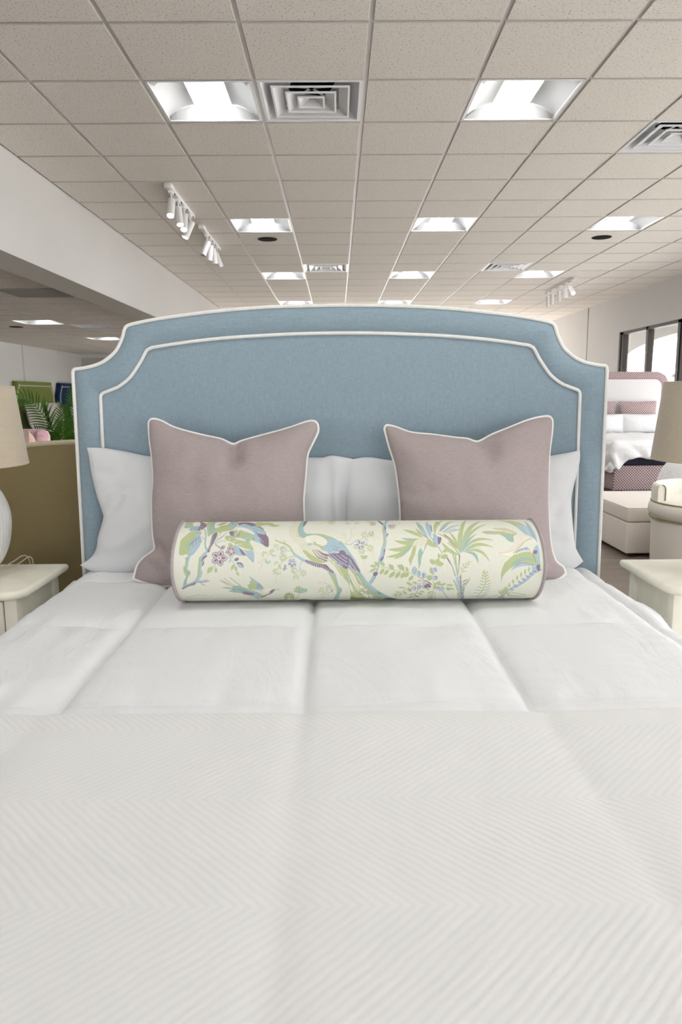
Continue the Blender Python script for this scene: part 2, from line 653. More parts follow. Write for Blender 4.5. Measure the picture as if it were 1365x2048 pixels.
mb = MB()
tiles(mb, GX, GY, CEIL, X_BEAM, X_RIGHT, Y_FRONT, Y_BACK, skip)
struct(mb.build('ceiling', [M['tile'], M['tile_edge_shade']], smooth=False))
mb = MB()
tees(mb, GX, GY, CEIL, X_BEAM, X_RIGHT, Y_FRONT, Y_BACK)
struct(mb.build('trim_1', M['grid'], smooth=False))
mb = MB().box(-7.0, 5.4, -4.4, 19.0, 3.2, 3.3)
struct(mb.build('ceiling_deck', M['black'], smooth=False))

# annex ceiling to the left, lower
AX, AY = -2.86, 10.52
annex_lights = [(-3, 0), (-3, 5), (-3, 10)]
annex_vents = [(-2, 1)]
mb = MB()
tiles(mb, AX, AY, ANNEX_CEIL, X_ANNEX, X_BEAM - 0.33, Y_FRONT, Y_BACK, set(annex_lights) | set(annex_vents))
struct(mb.build('ceiling', [M['tile'], M['tile_edge_shade']], smooth=False))
mb = MB()
tees(mb, AX, AY, ANNEX_CEIL, X_ANNEX, X_BEAM - 0.33, Y_FRONT, Y_BACK)
struct(mb.build('trim_2', M['grid'], smooth=False))
mb = MB().box(X_ANNEX - 0.2, X_BEAM - 0.33, -4.4, 19.0, 2.58, 2.68)
struct(mb.build('ceiling_deck', M['black'], smooth=False))

# walls
mb = MB().box(X_BEAM - 0.33, X_BEAM, Y_FRONT, Y_BACK, BEAM_Z, 3.2)
mb.m = [0] * len(mb.f)
mb.m[4] = 1
struct(mb.build('wall_left', [M['header'], M['beam_under']], smooth=False))
struct(MB().box(X_ANNEX - 0.2, X_ANNEX, -4.4, 19.0, 0, 2.68).build('wall_annex', M['annex_wall'], smooth=False))
def added_glazing_wall(name, y0, y1, spans, z0, z1, first, zf):
    """cross wall with window openings added to let daylight in; each window is a frame with its pane"""
    mb_ = MB()
    xs = [X_ANNEX - 0.2]
    for a, c, n in spans:
        xs += [a, c]
    xs.append(5.2)
    for k in range(0, len(xs), 2):
        mb_.box(xs[k], xs[k + 1], y0, y1, 0, 3.2)
    for a, c, n in spans:
        mb_.box(a, c, y0, y1, z1, 3.2)
        mb_.box(a, c, y0, y1, 0, z0)
    struct(mb_.build(name, M['wall'], smooth=False))
    q = first
    for a0, c0, n in spans:
        for k in range(n):
            a = a0 + (c0 - a0) * k / n
            c = a0 + (c0 - a0) * (k + 1) / n
            fr = MB()
            fr.box(a, a + 0.04, zf, zf + 0.1, z0, z1)
            fr.box(c - 0.04, c, zf, zf + 0.1, z0, z1)
            fr.box(a, c, zf, zf + 0.1, z0, z0 + 0.05)
            fr.box(a, c, zf, zf + 0.1, z1 - 0.05, z1)
            w = struct(fr.build('window_%d' % q, M['dark_metal'], smooth=False))  # unseen window, added only as a way in for daylight
            MB().box(a + 0.035, c - 0.035, zf + 0.045, zf + 0.053, z0 + 0.045, z1 - 0.045).build('pane', M['glass'], w, smooth=False)
            q += 1


added_glazing_wall('wall_back', Y_BACK, Y_BACK + 0.2, [(-2.0, 4.7, 6)], 0.12, 2.40, 31, Y_BACK + 0.05)  # rear windows are added out of view to light the far room
added_glazing_wall('wall_front', Y_FRONT - 0.2, Y_FRONT, [(-6.2, -2.7, 3), (0.6, 4.7, 4)], 0.12, 2.385, 21, Y_FRONT - 0.12)  # front windows are added behind the camera to bring daylight in
WY0, WY1, WZ0, WZ1 = -2.6, 12.96, 0.12, 2.385
mb = MB()
mb.box(X_RIGHT, X_RIGHT + 0.2, WY1, Y_BACK, 0, 3.2)
mb.box(X_RIGHT, X_RIGHT + 0.2, Y_FRONT, WY0, 0, 3.2)
mb.box(X_RIGHT, X_RIGHT + 0.2, WY0, WY1, WZ1, 3.2)
mb.box(X_RIGHT, X_RIGHT + 0.2, WY0, WY1, 0, WZ0)
struct(mb.build('wall_right', M['wall'], smooth=False))
struct(MB().box(X_RIGHT - 0.012, X_RIGHT, 14.60, 14.64, 0, 3.0).build('trim_3', M['wall'], smooth=False))
struct(MB().box(X_ANNEX, X_ANNEX + 0.03, 15.28, 15.36, 0, 2.4).build('trim_4', M['annex_wall'], smooth=False))
struct(MB().box(X_ANNEX, X_BEAM - 0.33, 18.77, 18.8, 2.31, 2.40).build('trim_5', M['annex_wall'], smooth=False))
struct(MB().box(X_RIGHT - 0.015, X_RIGHT, WY1, Y_BACK, 0, 0.1).build('baseboard_right', M['wall'], smooth=False))
struct(MB().box(X_ANNEX, X_ANNEX + 0.015, Y_FRONT, Y_BACK, 0, 0.1).build('baseboard_left', M['annex_wall'], smooth=False))

# storefront windows along the right wall: frame with its glass
ys = [12.96, 11.85, 10.72]
while ys[-1] - 1.12 > WY0:
    ys.append(ys[-1] - 1.12)
ys.append(WY0)
for k in range(len(ys) - 1):
    y1, y0 = ys[k], ys[k + 1]
    wide = 0.05 if k % 2 == 0 else 0.028
    fr = MB()
    xa, xb = X_RIGHT + 0.02, X_RIGHT + 0.12
    wl_, wr_ = (0.13 if k == 0 else (0.045 if k % 2 else 0.09)), (0.045 if k % 2 == 0 else 0.09)
    fr.box(xa, xb, y1 - wl_, y1, WZ0, WZ1)
    fr.box(xa, xb, y0, y0 + wr_ * 0.8, WZ0, WZ1)
    fr.box(xa, xb, y0, y1, WZ1 - 0.05, WZ1)
    fr.box(xa, xb, y0, y1, WZ0, WZ0 + 0.06)
    if wl_ > 0.08:
        fr.box(xa - 0.015, xa, y1 - wl_ * 0.42, y1 - 0.002, WZ0, WZ1 - 0.05)
    w = struct(fr.build('window_%d' % (k + 1), M['dark_metal'], smooth=False))
    pane = MB().box(xa + 0.045, xa + 0.053, y0 + wr_ * 0.8 - 0.005, y1 - wl_ + 0.005, WZ0 + 0.055, WZ1 - 0.045)
    pane.build('pane', M['glass'], w, smooth=False)

# outside: covered walk with an arcade, pavement
struct(MB().box(-40, 60, -40, 60, -0.26, -0.12).build('ground_outside', M['pavement'], smooth=False))
struct(MB().box(5.2, 7.1, 10.2, 24, 2.86, 2.98).build('porch_ceiling', M['stucco'], smooth=False))
arc = [(9.0, 0.0), (9.0, 3.4), (24.0, 3.4), (24.0, 0.0), (18.6, 0.0)]
arc += [(14.2 + 4.4 * math.cos(PI * t / 24), 1.3 + 1.2 * math.sin(PI * t / 24)) for t in range(25)] + [(9.8, 0.0)]
mb = MB()
bmx = bmesh.new()
vs = [bmx.verts.new((6.8, y, z)) for y, z in arc]
f = bmx.faces.new(vs)
f.normal_update()
bmesh.ops.triangulate(bmx, faces=[f])
g = bmesh.ops.extrude_face_region(bmx, geom=list(bmx.faces))
bmesh.ops.translate(bmx, verts=[e for e in g['geom'] if isinstance(e, bmesh.types.BMVert)], vec=Vector((0.3, 0, 0)))
bmesh.ops.recalc_face_normals(bmx, faces=list(bmx.faces))
mb.bm(bmx)
struct(mb.build('porch_arcade', M['stucco'], smooth=False))


# ---------------------------------------------------------------- ceiling fixtures
def make_troffer(label, group):
    t = thing('ceiling_light', label, 'light', (0, 0, 0), 0, group)
    h = TS / 2 - 0.012
    fr = MB()
    fr.box(-h, h, -h, -h + 0.016, -0.001, 0.012)
    fr.box(-h, h, h - 0.016, h, -0.001, 0.012)
    fr.box(-h, -h + 0.016, -h, h, -0.001, 0.012)
    fr.box(h - 0.016, h, -h, h, -0.001, 0.012)
    fr.build('frame', M['white_metal'], t, smooth=False)
    rf = MB()
    e = h - 0.016
    for s in (-1, 1):
        prof = []
        for k in range(9):
            u = k / 8
            prof.append((s * (e + (0.112 - e) * u), 0.004 + 0.066 * math.sin(u * PI / 2)))
        rf.grid(lambda i, j: (prof[i][0], -e + 2 * e * j, prof[i][1]), 9, 2)
    # end plates follow the reflector curve, inside a closed housing
    for s in (-1, 1):
        pr = [(e * (-1 + 2 * k / 24), 0.004 + 0.07 * (1 - abs(-1 + 2 * k / 24) ** 3)) for k in range(25)]
        rf.add([(x, s * e, 0.003) for x, z in pr] + [(x * 0.93, s * (e - 0.06), max(0.003, z)) for x, z in pr], [(i, i + 1, i + 26, i + 25) for i in range(24)])
    rf.box(-h, h, -h, h, 0.1, 0.11)
    rf.box(-h, -h + 0.006, -h, h, 0.0, 0.1)
    rf.box(h - 0.006, h, -h, h, 0.0, 0.1)
    rf.box(-h, h, -h, -h + 0.006, 0.0, 0.1)
    rf.box(-h, h, h - 0.006, h, 0.0, 0.1)
    rf.build('reflector', M['reflector'], t)
    ln = MB()
    ln.grid(lambda i, j: (-0.112 + 0.224 * i / 12, -e + 2 * e * j, 0.070 - 0.004 * math.sin(PI * i / 12)), 13, 2)
    ln.build('lens', M['lens'], t)
    return t


ordn = {(0, 1): 'square ceiling light left of the nearest air vent, over the bed',
        (3, 1): 'square ceiling light right of the nearest air vent, over the bed',
        (0, 6): 'square ceiling light with a round black speaker behind it, beside the left track lights',
        (3, 6): 'middle square ceiling light of the second row, no speaker behind it',
        (6, 6): 'square ceiling light with a round black speaker behind it, on the right side',
        (0, 11): 'small far ceiling light left of the far left air vent',
        (3, 11): 'small far ceiling light of the third row, between the two far air vents',
        (6, 11): 'small far ceiling light of the third row, right of the far right air vent',
        (0, 16): 'farthest ceiling light just above the left half of the headboard',
        (3, 16): 'farthest ceiling light just above the middle of the headboard',
        (6, 16): 'farthest ceiling light just above the right half of the headboard'}
seen_lights = [c for c in light_cells if c in ordn]
proto = None
for (i, j) in light_cells:
    loc = (GX + (i + 0.5) * TS, GY + (j + 0.5) * TS, CEIL + 0.004)
    lab = ordn.get((i, j), 'square ceiling light of the showroom standing outside the view')
    if proto is None:
        proto = make_troffer(lab, 'square ceiling lights of the showroom')
        proto.location = loc
    else:
        dup(proto, loc, lab)
for k, (i, j) in enumerate(annex_lights):
    o = dup(proto, (AX + (i + 0.5) * TS, AY + (j + 0.5) * TS, ANNEX_CEIL + 0.004),
            ['ceiling light in the dim side room, over the round black speaker', 'ceiling light in the dim side room, half hidden by the headboard edge',
             'ceiling light deep in the side room behind the blue headboard'][k])
    o['group'] = 'ceiling lights of the side room'


def make_vent(label, group):
    t = thing('air_vent', label, 'vent', (0, 0, 0), 0, group)
    h = TS / 2 - 0.012
    p = MB()
    q = 0.262
    z = 0.0
    ring = lambda a, zz: [(-a, -a, zz), (a, -a, zz), (a, a, zz), (-a, a, zz)]

    def frustum(mb, levels):
        vs = []
        for a, zz in levels:
            vs += ring(a, zz)
        fs = []
        for k in range(len(levels) - 1):
            for e in range(4):
                f = (e + 1) % 4
                fs.append((k * 4 + e, k * 4 + f, k * 4 + 4 + f, k * 4 + 4 + e))
        mb.add(vs, fs)
    frustum(p, [(h, 0.010), (h, -0.001), (h - 0.02, -0.001), (h - 0.022, 0.006), (0.165, 0.09)])
    p.build('pan', M['vent'], t, smooth=False)
    d = MB()
    d.lathe([(0.145, 0.089), (0.145, 0.15), (0.001, 0.15)], n=32)
    d.build('duct', M['black'], t)
    pl = MB()
    n = 32
    vs = ring(0.166, 0.0895) + [(0.145 * math.cos(2 * PI * k / n + PI / 4 * 5), 0.145 * math.sin(2 * PI * k / n + PI / 4 * 5), 0.0895) for k in range(n)]
    fs = []
    for s in range(4):
        for k in range(8):
            a = 4 + s * 8 + k
            bb = 4 + (s * 8 + k + 1) % n
            fs.append((s, a, bb))
        fs.append((s, 4 + (s * 8 + 8) % n, (s + 1) % 4))
    pl.add(vs, fs)
    pl.build('collar', M['vent'], t, smooth=False)
    for a in (0.222, 0.145, 0.078):
        lv = MB()
        frustum(lv, [(a - 0.062, 0.022), (a - 0.011, 0.002), (a - 0.011, -0.004), (a, -0.004), (a, 0.003), (a - 0.058, 0.026)])
        if a < 0.1:
            lv.add(ring(0.017, 0.0225), [(0, 1, 2, 3)])
        lv.build('louvre', M['vent'], t, smooth=False)
    br = MB()
    for s in (-1, 1):
        br.add([(s * 0.19, 0.18, 0.02), (s * 0.205, 0.165, 0.02), (s * 0.02, 0.0, 0.075), (s * 0.005, 0.015, 0.075)], [(0, 1, 2, 3)])
        br.add([(s * 0.19, -0.18, 0.02), (s * 0.205, -0.165, 0.02), (s * 0.02, 0.0, 0.075), (s * 0.005, -0.015, 0.075)], [(0, 1, 2, 3)])
    br.build('bracket', M['vent'], t, smooth=False)
    return t


vlab = {(1, 1): 'nearest square air vent, between the two big ceiling lights', (5, 2): 'square air vent cut by the right edge of the picture',
        (1, 10): 'far air vent in the ceiling above the left of the headboard centre', (5, 10): 'far air vent in the ceiling above the right of the headboard'}
vp = None
for (i, j) in vent_cells:
    loc = (GX + (i + 0.5) * TS, GY + (j + 0.5) * TS, CEIL + 0.003)
    if vp is None:
        vp = make_vent(vlab[(i, j)], 'square air vents')
        vp.location = loc
    else:
        dup(vp, loc, vlab[(i, j)])
dup(vp, (AX - 1.5 * TS, AY + 1.5 * TS, ANNEX_CEIL + 0.003), 'air vent beside the lit ceiling light of the dim side room')

# flat return panel of the side room
t = MB()
t.rbox(AX - TS + 0.01, AX - 0.01, AY - 5 * TS + 0.01, AY - 4 * TS - 0.01, ANNEX_CEIL - 0.012, ANNEX_CEIL - 0.001, 0.003, 2)
o = t.build('return_panel', plain('grey_return_panel', (0.38, 0.37, 0.34, 1), 0.6), smooth=False, loc=(AX - TS / 2, AY - 4.5 * TS, ANNEX_CEIL))
tag(o, 'flat grey panel in the side room ceiling next to the beam', 'panel')

# round black speakers
sp = None
for (x, y, z, lab) in ((GX + 0.5 * TS, GY + 7.5 * TS, CEIL, 'round black ceiling speaker on the left, behind a ceiling light of the second row'),
                       (GX + 6.5 * TS, GY + 7.5 * TS, CEIL, 'round black ceiling speaker on the right, behind a ceiling light of the second row'),
                       (AX - 3.5 * TS, AY + 1.5 * TS, ANNEX_CEIL, 'round black ceiling speaker in the dim side room')):
    if sp is None:
        sp = thing('ceiling_speaker', lab, 'speaker', (x, y, z), 0, 'round black ceiling speakers')
        MB().lathe([(0.001, -0.006), (0.08, -0.006), (0.094, -0.004)], n=32).build('grille', M['speaker'], sp)
        MB().lathe([(0.094, -0.004), (0.1, -0.006), (0.105, -0.004), (0.106, 0.0)], n=32).build('rim', M['speaker'], sp)
    else:
        dup(sp, (x, y, z), lab)


# track lights: rail with heads
def track(label, x, y0, y1, heads):
    t = thing('track_light', label, 'track light', (x, (y0 + y1) / 2, CEIL), 0, 'white track lights')
    ym = (y0 + y1) / 2
    MB().box(-0.017, 0.017, y0 - ym, y1 - ym, -0.034, -0.002).build('rail', M['white_metal'], t, smooth=False)
    MB().rbox(-0.03, 0.03, y0 - ym - 0.02, y0 - ym + 0.1, -0.04, -0.001, 0.006, 2).build('feed_box', M['white_metal'], t)
    for (hy, dx, dy, dz, lit) in heads:
        d = Vector((dx, dy, dz)).normalized()
        p = Vector((0, hy - ym, -0.034))
        hd = MB()
        piv = p + Vector((0, 0, -0.095))
        a = piv - d * 0.035
        bb = piv + d * 0.125
        hd.tube([a, a + d * 0.004, bb - d * 0.003, bb], 0.0305, 18)
        ho = hd.build('spot_head', M['white_metal'], t)
        ad = MB()
        ad.box(-0.014, 0.014, p.y - 0.045, p.y + 0.045, p.z - 0.022, p.z + 0.002)
        ad.tube([p, p + Vector((0, 0, -0.05)), piv], 0.0075, 8)
        ad.build('adapter', M['white_metal'], ho, smooth=False)
        MB().box(-0.0165, 0.0165, p.y + 0.048, p.y + 0.10, p.z - 0.004, p.z + 0.004).build('slot', M['black'], ho, smooth=False)
        ls = MB()
        ls.tube([bb - d * 0.002, bb + d * 0.0015], 0.0265, 18)
        ls.build('spot_lens', M['spot'] if lit else M['spot_dim'], ho)
    return t


track('white track light with four spot heads, nearest to the camera on the left', -1.345, 6.07, 7.07,
      [(6.17, 0.0, -0.55, -1, 1), (6.43, 0.16, -0.35, -1, 1), (6.66, 0.05, -0.55, -1, 1), (6.93, -0.42, -0.25, -1, 1)])
track('white track light with four spot heads, second on the left and farther back', -1.345, 7.49, 8.60,
      [(7.78, -0.35, -0.35, -1, 0), (7.98, -0.12, 0.0, -1, 0), (8.17, 0.12, 0.05, -1, 0), (8.38, 0.35, 0.3, -1, 0)])
track('white track light with five spot heads near the right wall', 3.5, 10.80, 12.26,
      [(10.98, 0.15, -0.9, -1, 1), (11.25, 0.1, -0.15, -1, 0), (11.58, 0.1, 0.1, -1, 0), (11.93, 0.05, 0.2, -1, 0), (12.18, 0.15, 0.2, -1, 0)])

# ---------------------------------------------------------------- the blue bed
HX = 0.013
OUT = [(0.971, 0.30), (0.966, 0.72), (0.9595, 1.385), (0.9585, 1.3985), (0.953, 1.407), (0.912, 1.4125), (0.869, 1.4235), (0.8315, 1.4435), (0.797, 1.4755), (0.7735, 1.5195), (0.7665, 1.543), (0.757, 1.556), (0.738, 1.5628), (0.668, 1.5765), (0.561, 1.5915), (0.405, 1.6085), (0.224, 1.6195), (0.0, 1.6235)]
INN = [(0.872, 0.30), (0.8715, 0.72), (0.8665, 1.300), (0.8645, 1.314), (0.856, 1.3225), (0.83, 1.3325), (0.796, 1.3465), (0.754, 1.3795), (0.714, 1.4335), (0.697, 1.463), (0.690, 1.473), (0.673, 1.4815), (0.60, 1.4925), (0.50, 1.505), (0.37, 1.516), (0.22, 1.5235), (0.11, 1.527), (0.0, 1.528)]


def seg_resample(pts, counts):
    """resample each span between given knot indices to a fixed count"""
    out = []
    for (i0, i1, n) in counts:
        c = catmull([(p[0], p[1], 0) for p in pts[i0:i1 + 1]], n + 1)
        out += [(p.x, p.y) for p in c[:-1]]
    out.append(pts[-1])
    return out


so = seg_resample(OUT, [(0, 2, 14), (2, 4, 6), (4, 9, 24), (9, 12, 10), (12, 17, 40)])
si = seg_resample(INN, [(0, 2, 14), (2, 4, 6), (4, 8, 24), (8, 11, 10), (11, 17, 40)])
so = [(-x, z) for x, z in so] + [(x, z) for x, z in so[-2::-1]]
si = [(-x, z) for x, z in si] + [(x, z) for x, z in si[-2::-1]]
YF = 2.605
bed = thing('bed', 'king bed with a tall pale blue headboard edged in white piping', 'bed', (HX, 1.6, 0))
hb = MB()
nring = 9
cols_ = []
for (ox, oz), (ix, iz) in zip(so, si):
    row = []
    for k in range(nring):
        u = k / (nring - 1)
        pf = 0.020 * (math.sin(PI * min(1, u * 1.0)) ** 0.55) - 0.004
        row.append((ox + (ix - ox) * u + 0, YF - 1.6 - pf, oz + (iz - oz) * u))
    cols_.append(row)
hb.grid(lambda i, j: cols_[i][j], len(so), nring)
# sides and back
hb.grid(lambda i, j: (so[i][0], YF - 1.6 + 0.004 + 0.095 * j, so[i][1]), len(so), 2)
hb.add([(x, YF - 1.6 + 0.099, z) for x, z in so], [tuple(range(len(so)))])
border = hb.build('headboard', M['blue'], bed, angle=60)
ip = MB()
mid = len(si)
cx_, cz_ = 0.0, 0.9
rings = []
for k in range(14):
    u = k / 13
    sc = 1 - u
    dome = 0.010 * (1 - (sc ** 6)) - 0.002
    rings.append([(x * sc, YF - 1.6 - dome, 0.9 + (z - 0.9) * sc) for x, z in si])
ip.grid(lambda i, j: rings[j][i], len(si), 14)
ip.build('inner_panel', M['blue'], border, angle=60)
po = MB()
po.tube([(x, YF - 1.6 - 0.004, z) for x, z in so], 0.0065, 8)
po.build('outer_piping', M['piping'], border)
po = MB()
po.tube([(x, YF - 1.6 + 0.099, z) for x, z in so], 0.006, 8)
po.build('back_piping', M['piping'], border)
po = MB()
po.tube([(x, YF - 1.6 - 0.003, z) for x, z in si], 0.0062, 8)
po.build('inner_piping', M['piping'], border)
for s in (-1, 1):
    MB().rbox(s * 0.94 - 0.025, s * 0.94 + 0.025, 0.56 - 1.6, 2.60 - 1.6, 0.12, 0.36, 0.012).build('side_rail', M['rail'], bed)
MB().rbox(-0.965, 0.965, 0.52 - 1.6, 0.565 - 1.6, 0.12, 0.36, 0.012).build('foot_rail', M['rail'], bed)
for s in (-1, 1):
    for y in (0.58, 2.62):
        MB().box(s * 0.90 - 0.03, s * 0.90 + 0.03, y - 1.6 - 0.0, y - 1.6 + 0.06, 0, 0.31).build('leg', M['dark_wood'], bed, smooth=False)
MB().rbox(-0.90, 0.90, 0.575 - 1.6, 2.585 - 1.6, 0.20, 0.615, 0.04, 4).build('mattress', M['pillow'], bed)

# ---------------------------------------------------------------- comforter and throw blanket
SX = (-1.06, -0.577, -0.076, 0.394, 0.872, 1.34)
SY = (-0.12, 0.38, 0.88, 1.385, 1.885, 2.385, 2.9)


def seam_d(v, s):
    return min(abs(v - k) for k in s)


def quilt_puff(x, y):
    dx, dy = seam_d(x, SX), seam_d(y, SY)
    a = 1 - 0.75 * math.exp(-dx / 0.012) - 0.25 * math.exp(-dx / 0.06)
    c = 1 - 0.6 * math.exp(-dy / 0.010) - 0.4 * math.exp(-dy / 0.05)
    p = a * (0.55 + 0.45 * c)
    w = 0.004 * nz(x * 7, y * 3.2, 1.7) + 0.0045 * nz(x * 3, y * 3, 5.1)
    # gathers that run off the seams
    g = (math.exp(-dy / 0.09) * nz(x * 22, y * 4, 9.0) * 0.008 + math.exp(-dx / 0.07) * nz(x * 4, y * 20, 3.0) * 0.007) * (1 - math.exp(-min(dx, dy) / 0.01))
    q = nz(x * 3.0 + 0.5 * y, y * 4.2 - 1.2 * x, 11.0)
    q2 = nz(x * 5.0 - 1.6 * y, y * 3.4 + 2.2 * x, 21.0)
    rid = 0.0042 * math.exp(-(q / 0.13) ** 2) * max(0.0, nz(x * 1.7, y * 1.7, 31.0) + 0.3) + 0.0034 * math.exp(-(q2 / 0.12) ** 2) * max(0.0, nz(x * 2, y * 2, 41.0) + 0.2)
    return 0.028 * p + w + g + rid


FLAT, RAD = 0.855, 0.105


def cross(s, base, drop_wave=0.0):
    """arc length s across the bed -> (x, z, outward) at the given top height"""
    a = abs(s)
    sg = 1 if s >= 0 else -1
    if a <= FLAT:
        return sg * a, base, (0, 1)
    arc = RAD * PI / 2
    if a <= FLAT + arc:
        t = (a - FLAT) / RAD
        return sg * (FLAT + RAD * math.sin(t)), base - RAD * (1 - math.cos(t)), (sg * math.sin(t), math.cos(t))
    e = a - FLAT - arc
    return sg * (FLAT + RAD + drop_wave + e * 0.02), base - RAD - e, (sg, 0)


BASE = 0.662


def comforter_pt(s, y, extra=0.0, puffk=1.0, wav=0.0):
    x, z, (nx, nzv) = cross(s, BASE)
    p = quilt_puff(s, y) * puffk + extra
    if abs(s) > FLAT + 0.1:
        p += wav * (0.018 * math.sin(y * 9 + (1 if s > 0 else 4)) + 0.01 * nz(y * 5, s * 2))
    return Vector((x + nx * p, y, z + nzv * p))


cf = MB()
nu, nv = 400, 290
Y0c, Y1c = 0.60, 2.585


def cpt(i, j):
    s = -1.40 + 2.80 * i / (nu - 1)
    y = Y0c + (Y1c - Y0c) * j / (nv - 1)
    p = comforter_pt(s, y, 0.0, 1.0, 1.0)
    k = (y - 2.56) / 0.025
    if k > 0:
        p.z -= 0.02 * k * k
    return p


cf.grid(cpt, nu, nv)
o = cf.build('comforter', M['comforter'], angle=180)
tag(o, 'white box-quilted comforter spread over the king bed', 'comforter')

bl = MB()
nu2, nv2 = 170, 120


def bpt(i, j):
    s = -1.32 + 2.64 * i / (nu2 - 1)
    u = 1.0 * j / (nv2 - 1)
    # runs from the fold at y=1.315 toward the foot, then down over the foot end
    L_ = 1.30 * u
    yy = 1.315 - L_
    end = 0.60
    if yy >= end:
        y, drop = yy, 0.0
        nyd, nzd = 0.0, 1.0
    else:
        e = end - yy
        if e < 0.14:
            t = e / 0.09
            y, drop = end - 0.09 * math.sin(min(t, PI / 2)), 0.09 * (1 - math.cos(min(t, PI / 2)))
        else:
            y, drop = end - 0.09, 0.09 + (e - 0.1414)
    p = comforter_pt(s, max(y, 0.6), 0.026, 0.25, 0.9)
    p.z += 0.014
    p.y = y
    p.z -= drop
    # thick soft edge at the fold
    if u < 0.02:
        p.z -= 0.014 * (1 - u / 0.02)
    p.z += 0.004 * nz(s * 2.2, yy * 2.2, 8)
    return p


bl.grid(bpt, nu2, nv2)
o = bl.build('throw_blanket', M['blanket'], angle=180)
md = o.modifiers.new('thickness', 'SOLIDIFY')
md.thickness = 0.008
md.offset = 1.0
tag(o, 'cream white herringbone throw blanket across the foot of the bed', 'blanket')


# ---------------------------------------------------------------- pillows
def pillow(label, cat, group, name, base, top, edges, tf, tb, mat, pipe=None, wr=0.003, extra=None, n=64, power=0.5, seed=0.0):
    """base, top: (y, z) of the lean line; edges: dict of 4 boundary polylines in (x, s)"""
    by, bz = base
    ty, tz = top
    d = Vector((0, ty - by, tz - bz)).normalized()
    nrm = Vector((0, -d.z, d.y))
    T = [Vector((p.x, p.y)) for p in catmull([(a, c, 0) for a, c in edges['top']], n)]
    B = [Vector((p.x, p.y)) for p in catmull([(a, c, 0) for a, c in edges['bot']], n)]
    Lf = [Vector((p.x, p.y)) for p in catmull([(a, c, 0) for a, c in edges['left']], n)]
    R = [Vector((p.x, p.y)) for p in catmull([(a, c, 0) for a, c in edges['right']], n)]
    xm = (T[0].x + T[-1].x) / 2
    root = thing(name, label, cat, (xm, by, bz), 0, group)

    def plane(i, j):
        u, v = i / (n - 1), j / (n - 1)
        q = (1 - v) * T[i] + v * B[i] + (1 - u) * Lf[j] + u * R[j] - ((1 - u) * (1 - v) * T[0] + u * (1 - v) * T[-1] + (1 - u) * v * B[0] + u * v * B[-1])
        return q

    def prof(i, j):
        a, c = abs(2 * i / (n - 1) - 1), abs(2 * j / (n - 1) - 1)
        return max(0.0, (1 - a ** 2.4) * (1 - c ** 2.4)) ** power

    def world(q, off):
        return Vector((q.x - xm, 0, 0)) + d * q.y + nrm * off

    def front(i, j):
        q = plane(i, j)
        k = prof(i, j)
        off = tf * k
        fade = min(1, k * 2.5)
        off += wr * fade * (nz(q.x * 9 + seed, q.y * 7, seed) + 0.6 * nz(q.x * 22, q.y * 15 + seed, seed * 2))
        if extra:
            off += extra(q.x, q.y, k)
        return world(q, off)

    def back(i, j):
        return world(plane(n - 1 - i, j), -tb * prof(i, j))
    cv = MB()
    cv.grid(front, n, n)
    cv.grid(back, n, n)
    cv.build('cover', mat, root, angle=75)
    if pipe:
        loop = [world(p, 0.0) for p in T] + [world(p, 0) for p in R[1:]] + [world(p, 0) for p in B[-2::-1]] + [world(p, 0) for p in Lf[-2:0:-1]]
        MB().tube(loop, 0.0048, 8, closed=True).build('piping', pipe, root)
    return root


MBASE, MTOP = (2.335, 0.70), (2.46, 1.13)
WBASE, WTOP = (2.50, 0.70), (2.565, 1.06)


def crease(pts, w, dpt):
    """a soft valley along a polyline in the pillow plane"""
    P = [Vector(p) for p in pts]

    def f(x, y):
        q = Vector((x, y))
        best = 9
        for a, c in zip(P, P[1:]):
            e = c - a
            t = max(0, min(1, (q - a).dot(e) / e.length_squared))
            best = min(best, (q - a - e * t).length)
        return -dpt * math.exp(-(best / w) ** 2)
    return f


wl_top = [(-0.905, 0.436), (-0.845, 0.434), (-0.768, 0.421), (-0.674, 0.402), (-0.533, 0.385), (-0.371, 0.38), (-0.209, 0.386), (-0.1, 0.394), (-0.055, 0.394), (-0.022, 0.401), (0.017, 0.396), (0.056, 0.388)]
wl_right = [(0.056, 0.388), (0.060, 0.37), (0.046, 0.321), (0.034, 0.267), (0.030, 0.167), (0.030, 0.077), (0.038, -0.018)]
wl_left = [(-0.905, 0.436), (-0.898, 0.405), (-0.889, 0.346), (-0.873, 0.273), (-0.851, 0.205), (-0.846, 0.187), (-0.853, 0.156), (-0.866, 0.111), (-0.872, 0.070), (-0.893, 0.037), (-0.931, 0.012)]
wl_bot = [(-0.931, 0.012), (-0.859, -0.016), (-0.661, -0.018), (-0.319, -0.020), (0.038, -0.018)]
cr = [crease([(-0.865, 0.345), (-0.80, 0.33), (-0.76, 0.345)], 0.022, 0.012), crease([(-0.85, 0.255), (-0.80, 0.285), (-0.74, 0.29)], 0.018, 0.010),
      crease([(-0.845, 0.19), (-0.80, 0.215), (-0.77, 0.25)], 0.016, 0.012), crease([(-0.86, 0.06), (-0.78, 0.09), (-0.66, 0.16)], 0.03, -0.012),
      crease([(-0.03, 0.385), (-0.035, 0.25), (-0.02, 0.05)], 0.022, 0.016), crease([(0.012, 0.38), (-0.002, 0.28), (0.0, 0.05)], 0.014, -0.012)]
pillow('white bed pillow on the left side, leaning on the blue headboard', 'pillow', 'white bed pillows', 'bed_pillow', WBASE, WTOP,
       dict(top=wl_top, right=wl_right, left=wl_left, bot=wl_bot), 0.085, 0.025, M['pillow'], None, 0.005,
       lambda x, y, k: sum(f(x, y) for f in cr) * min(1, k * 2), 84, 0.55, 1.0)
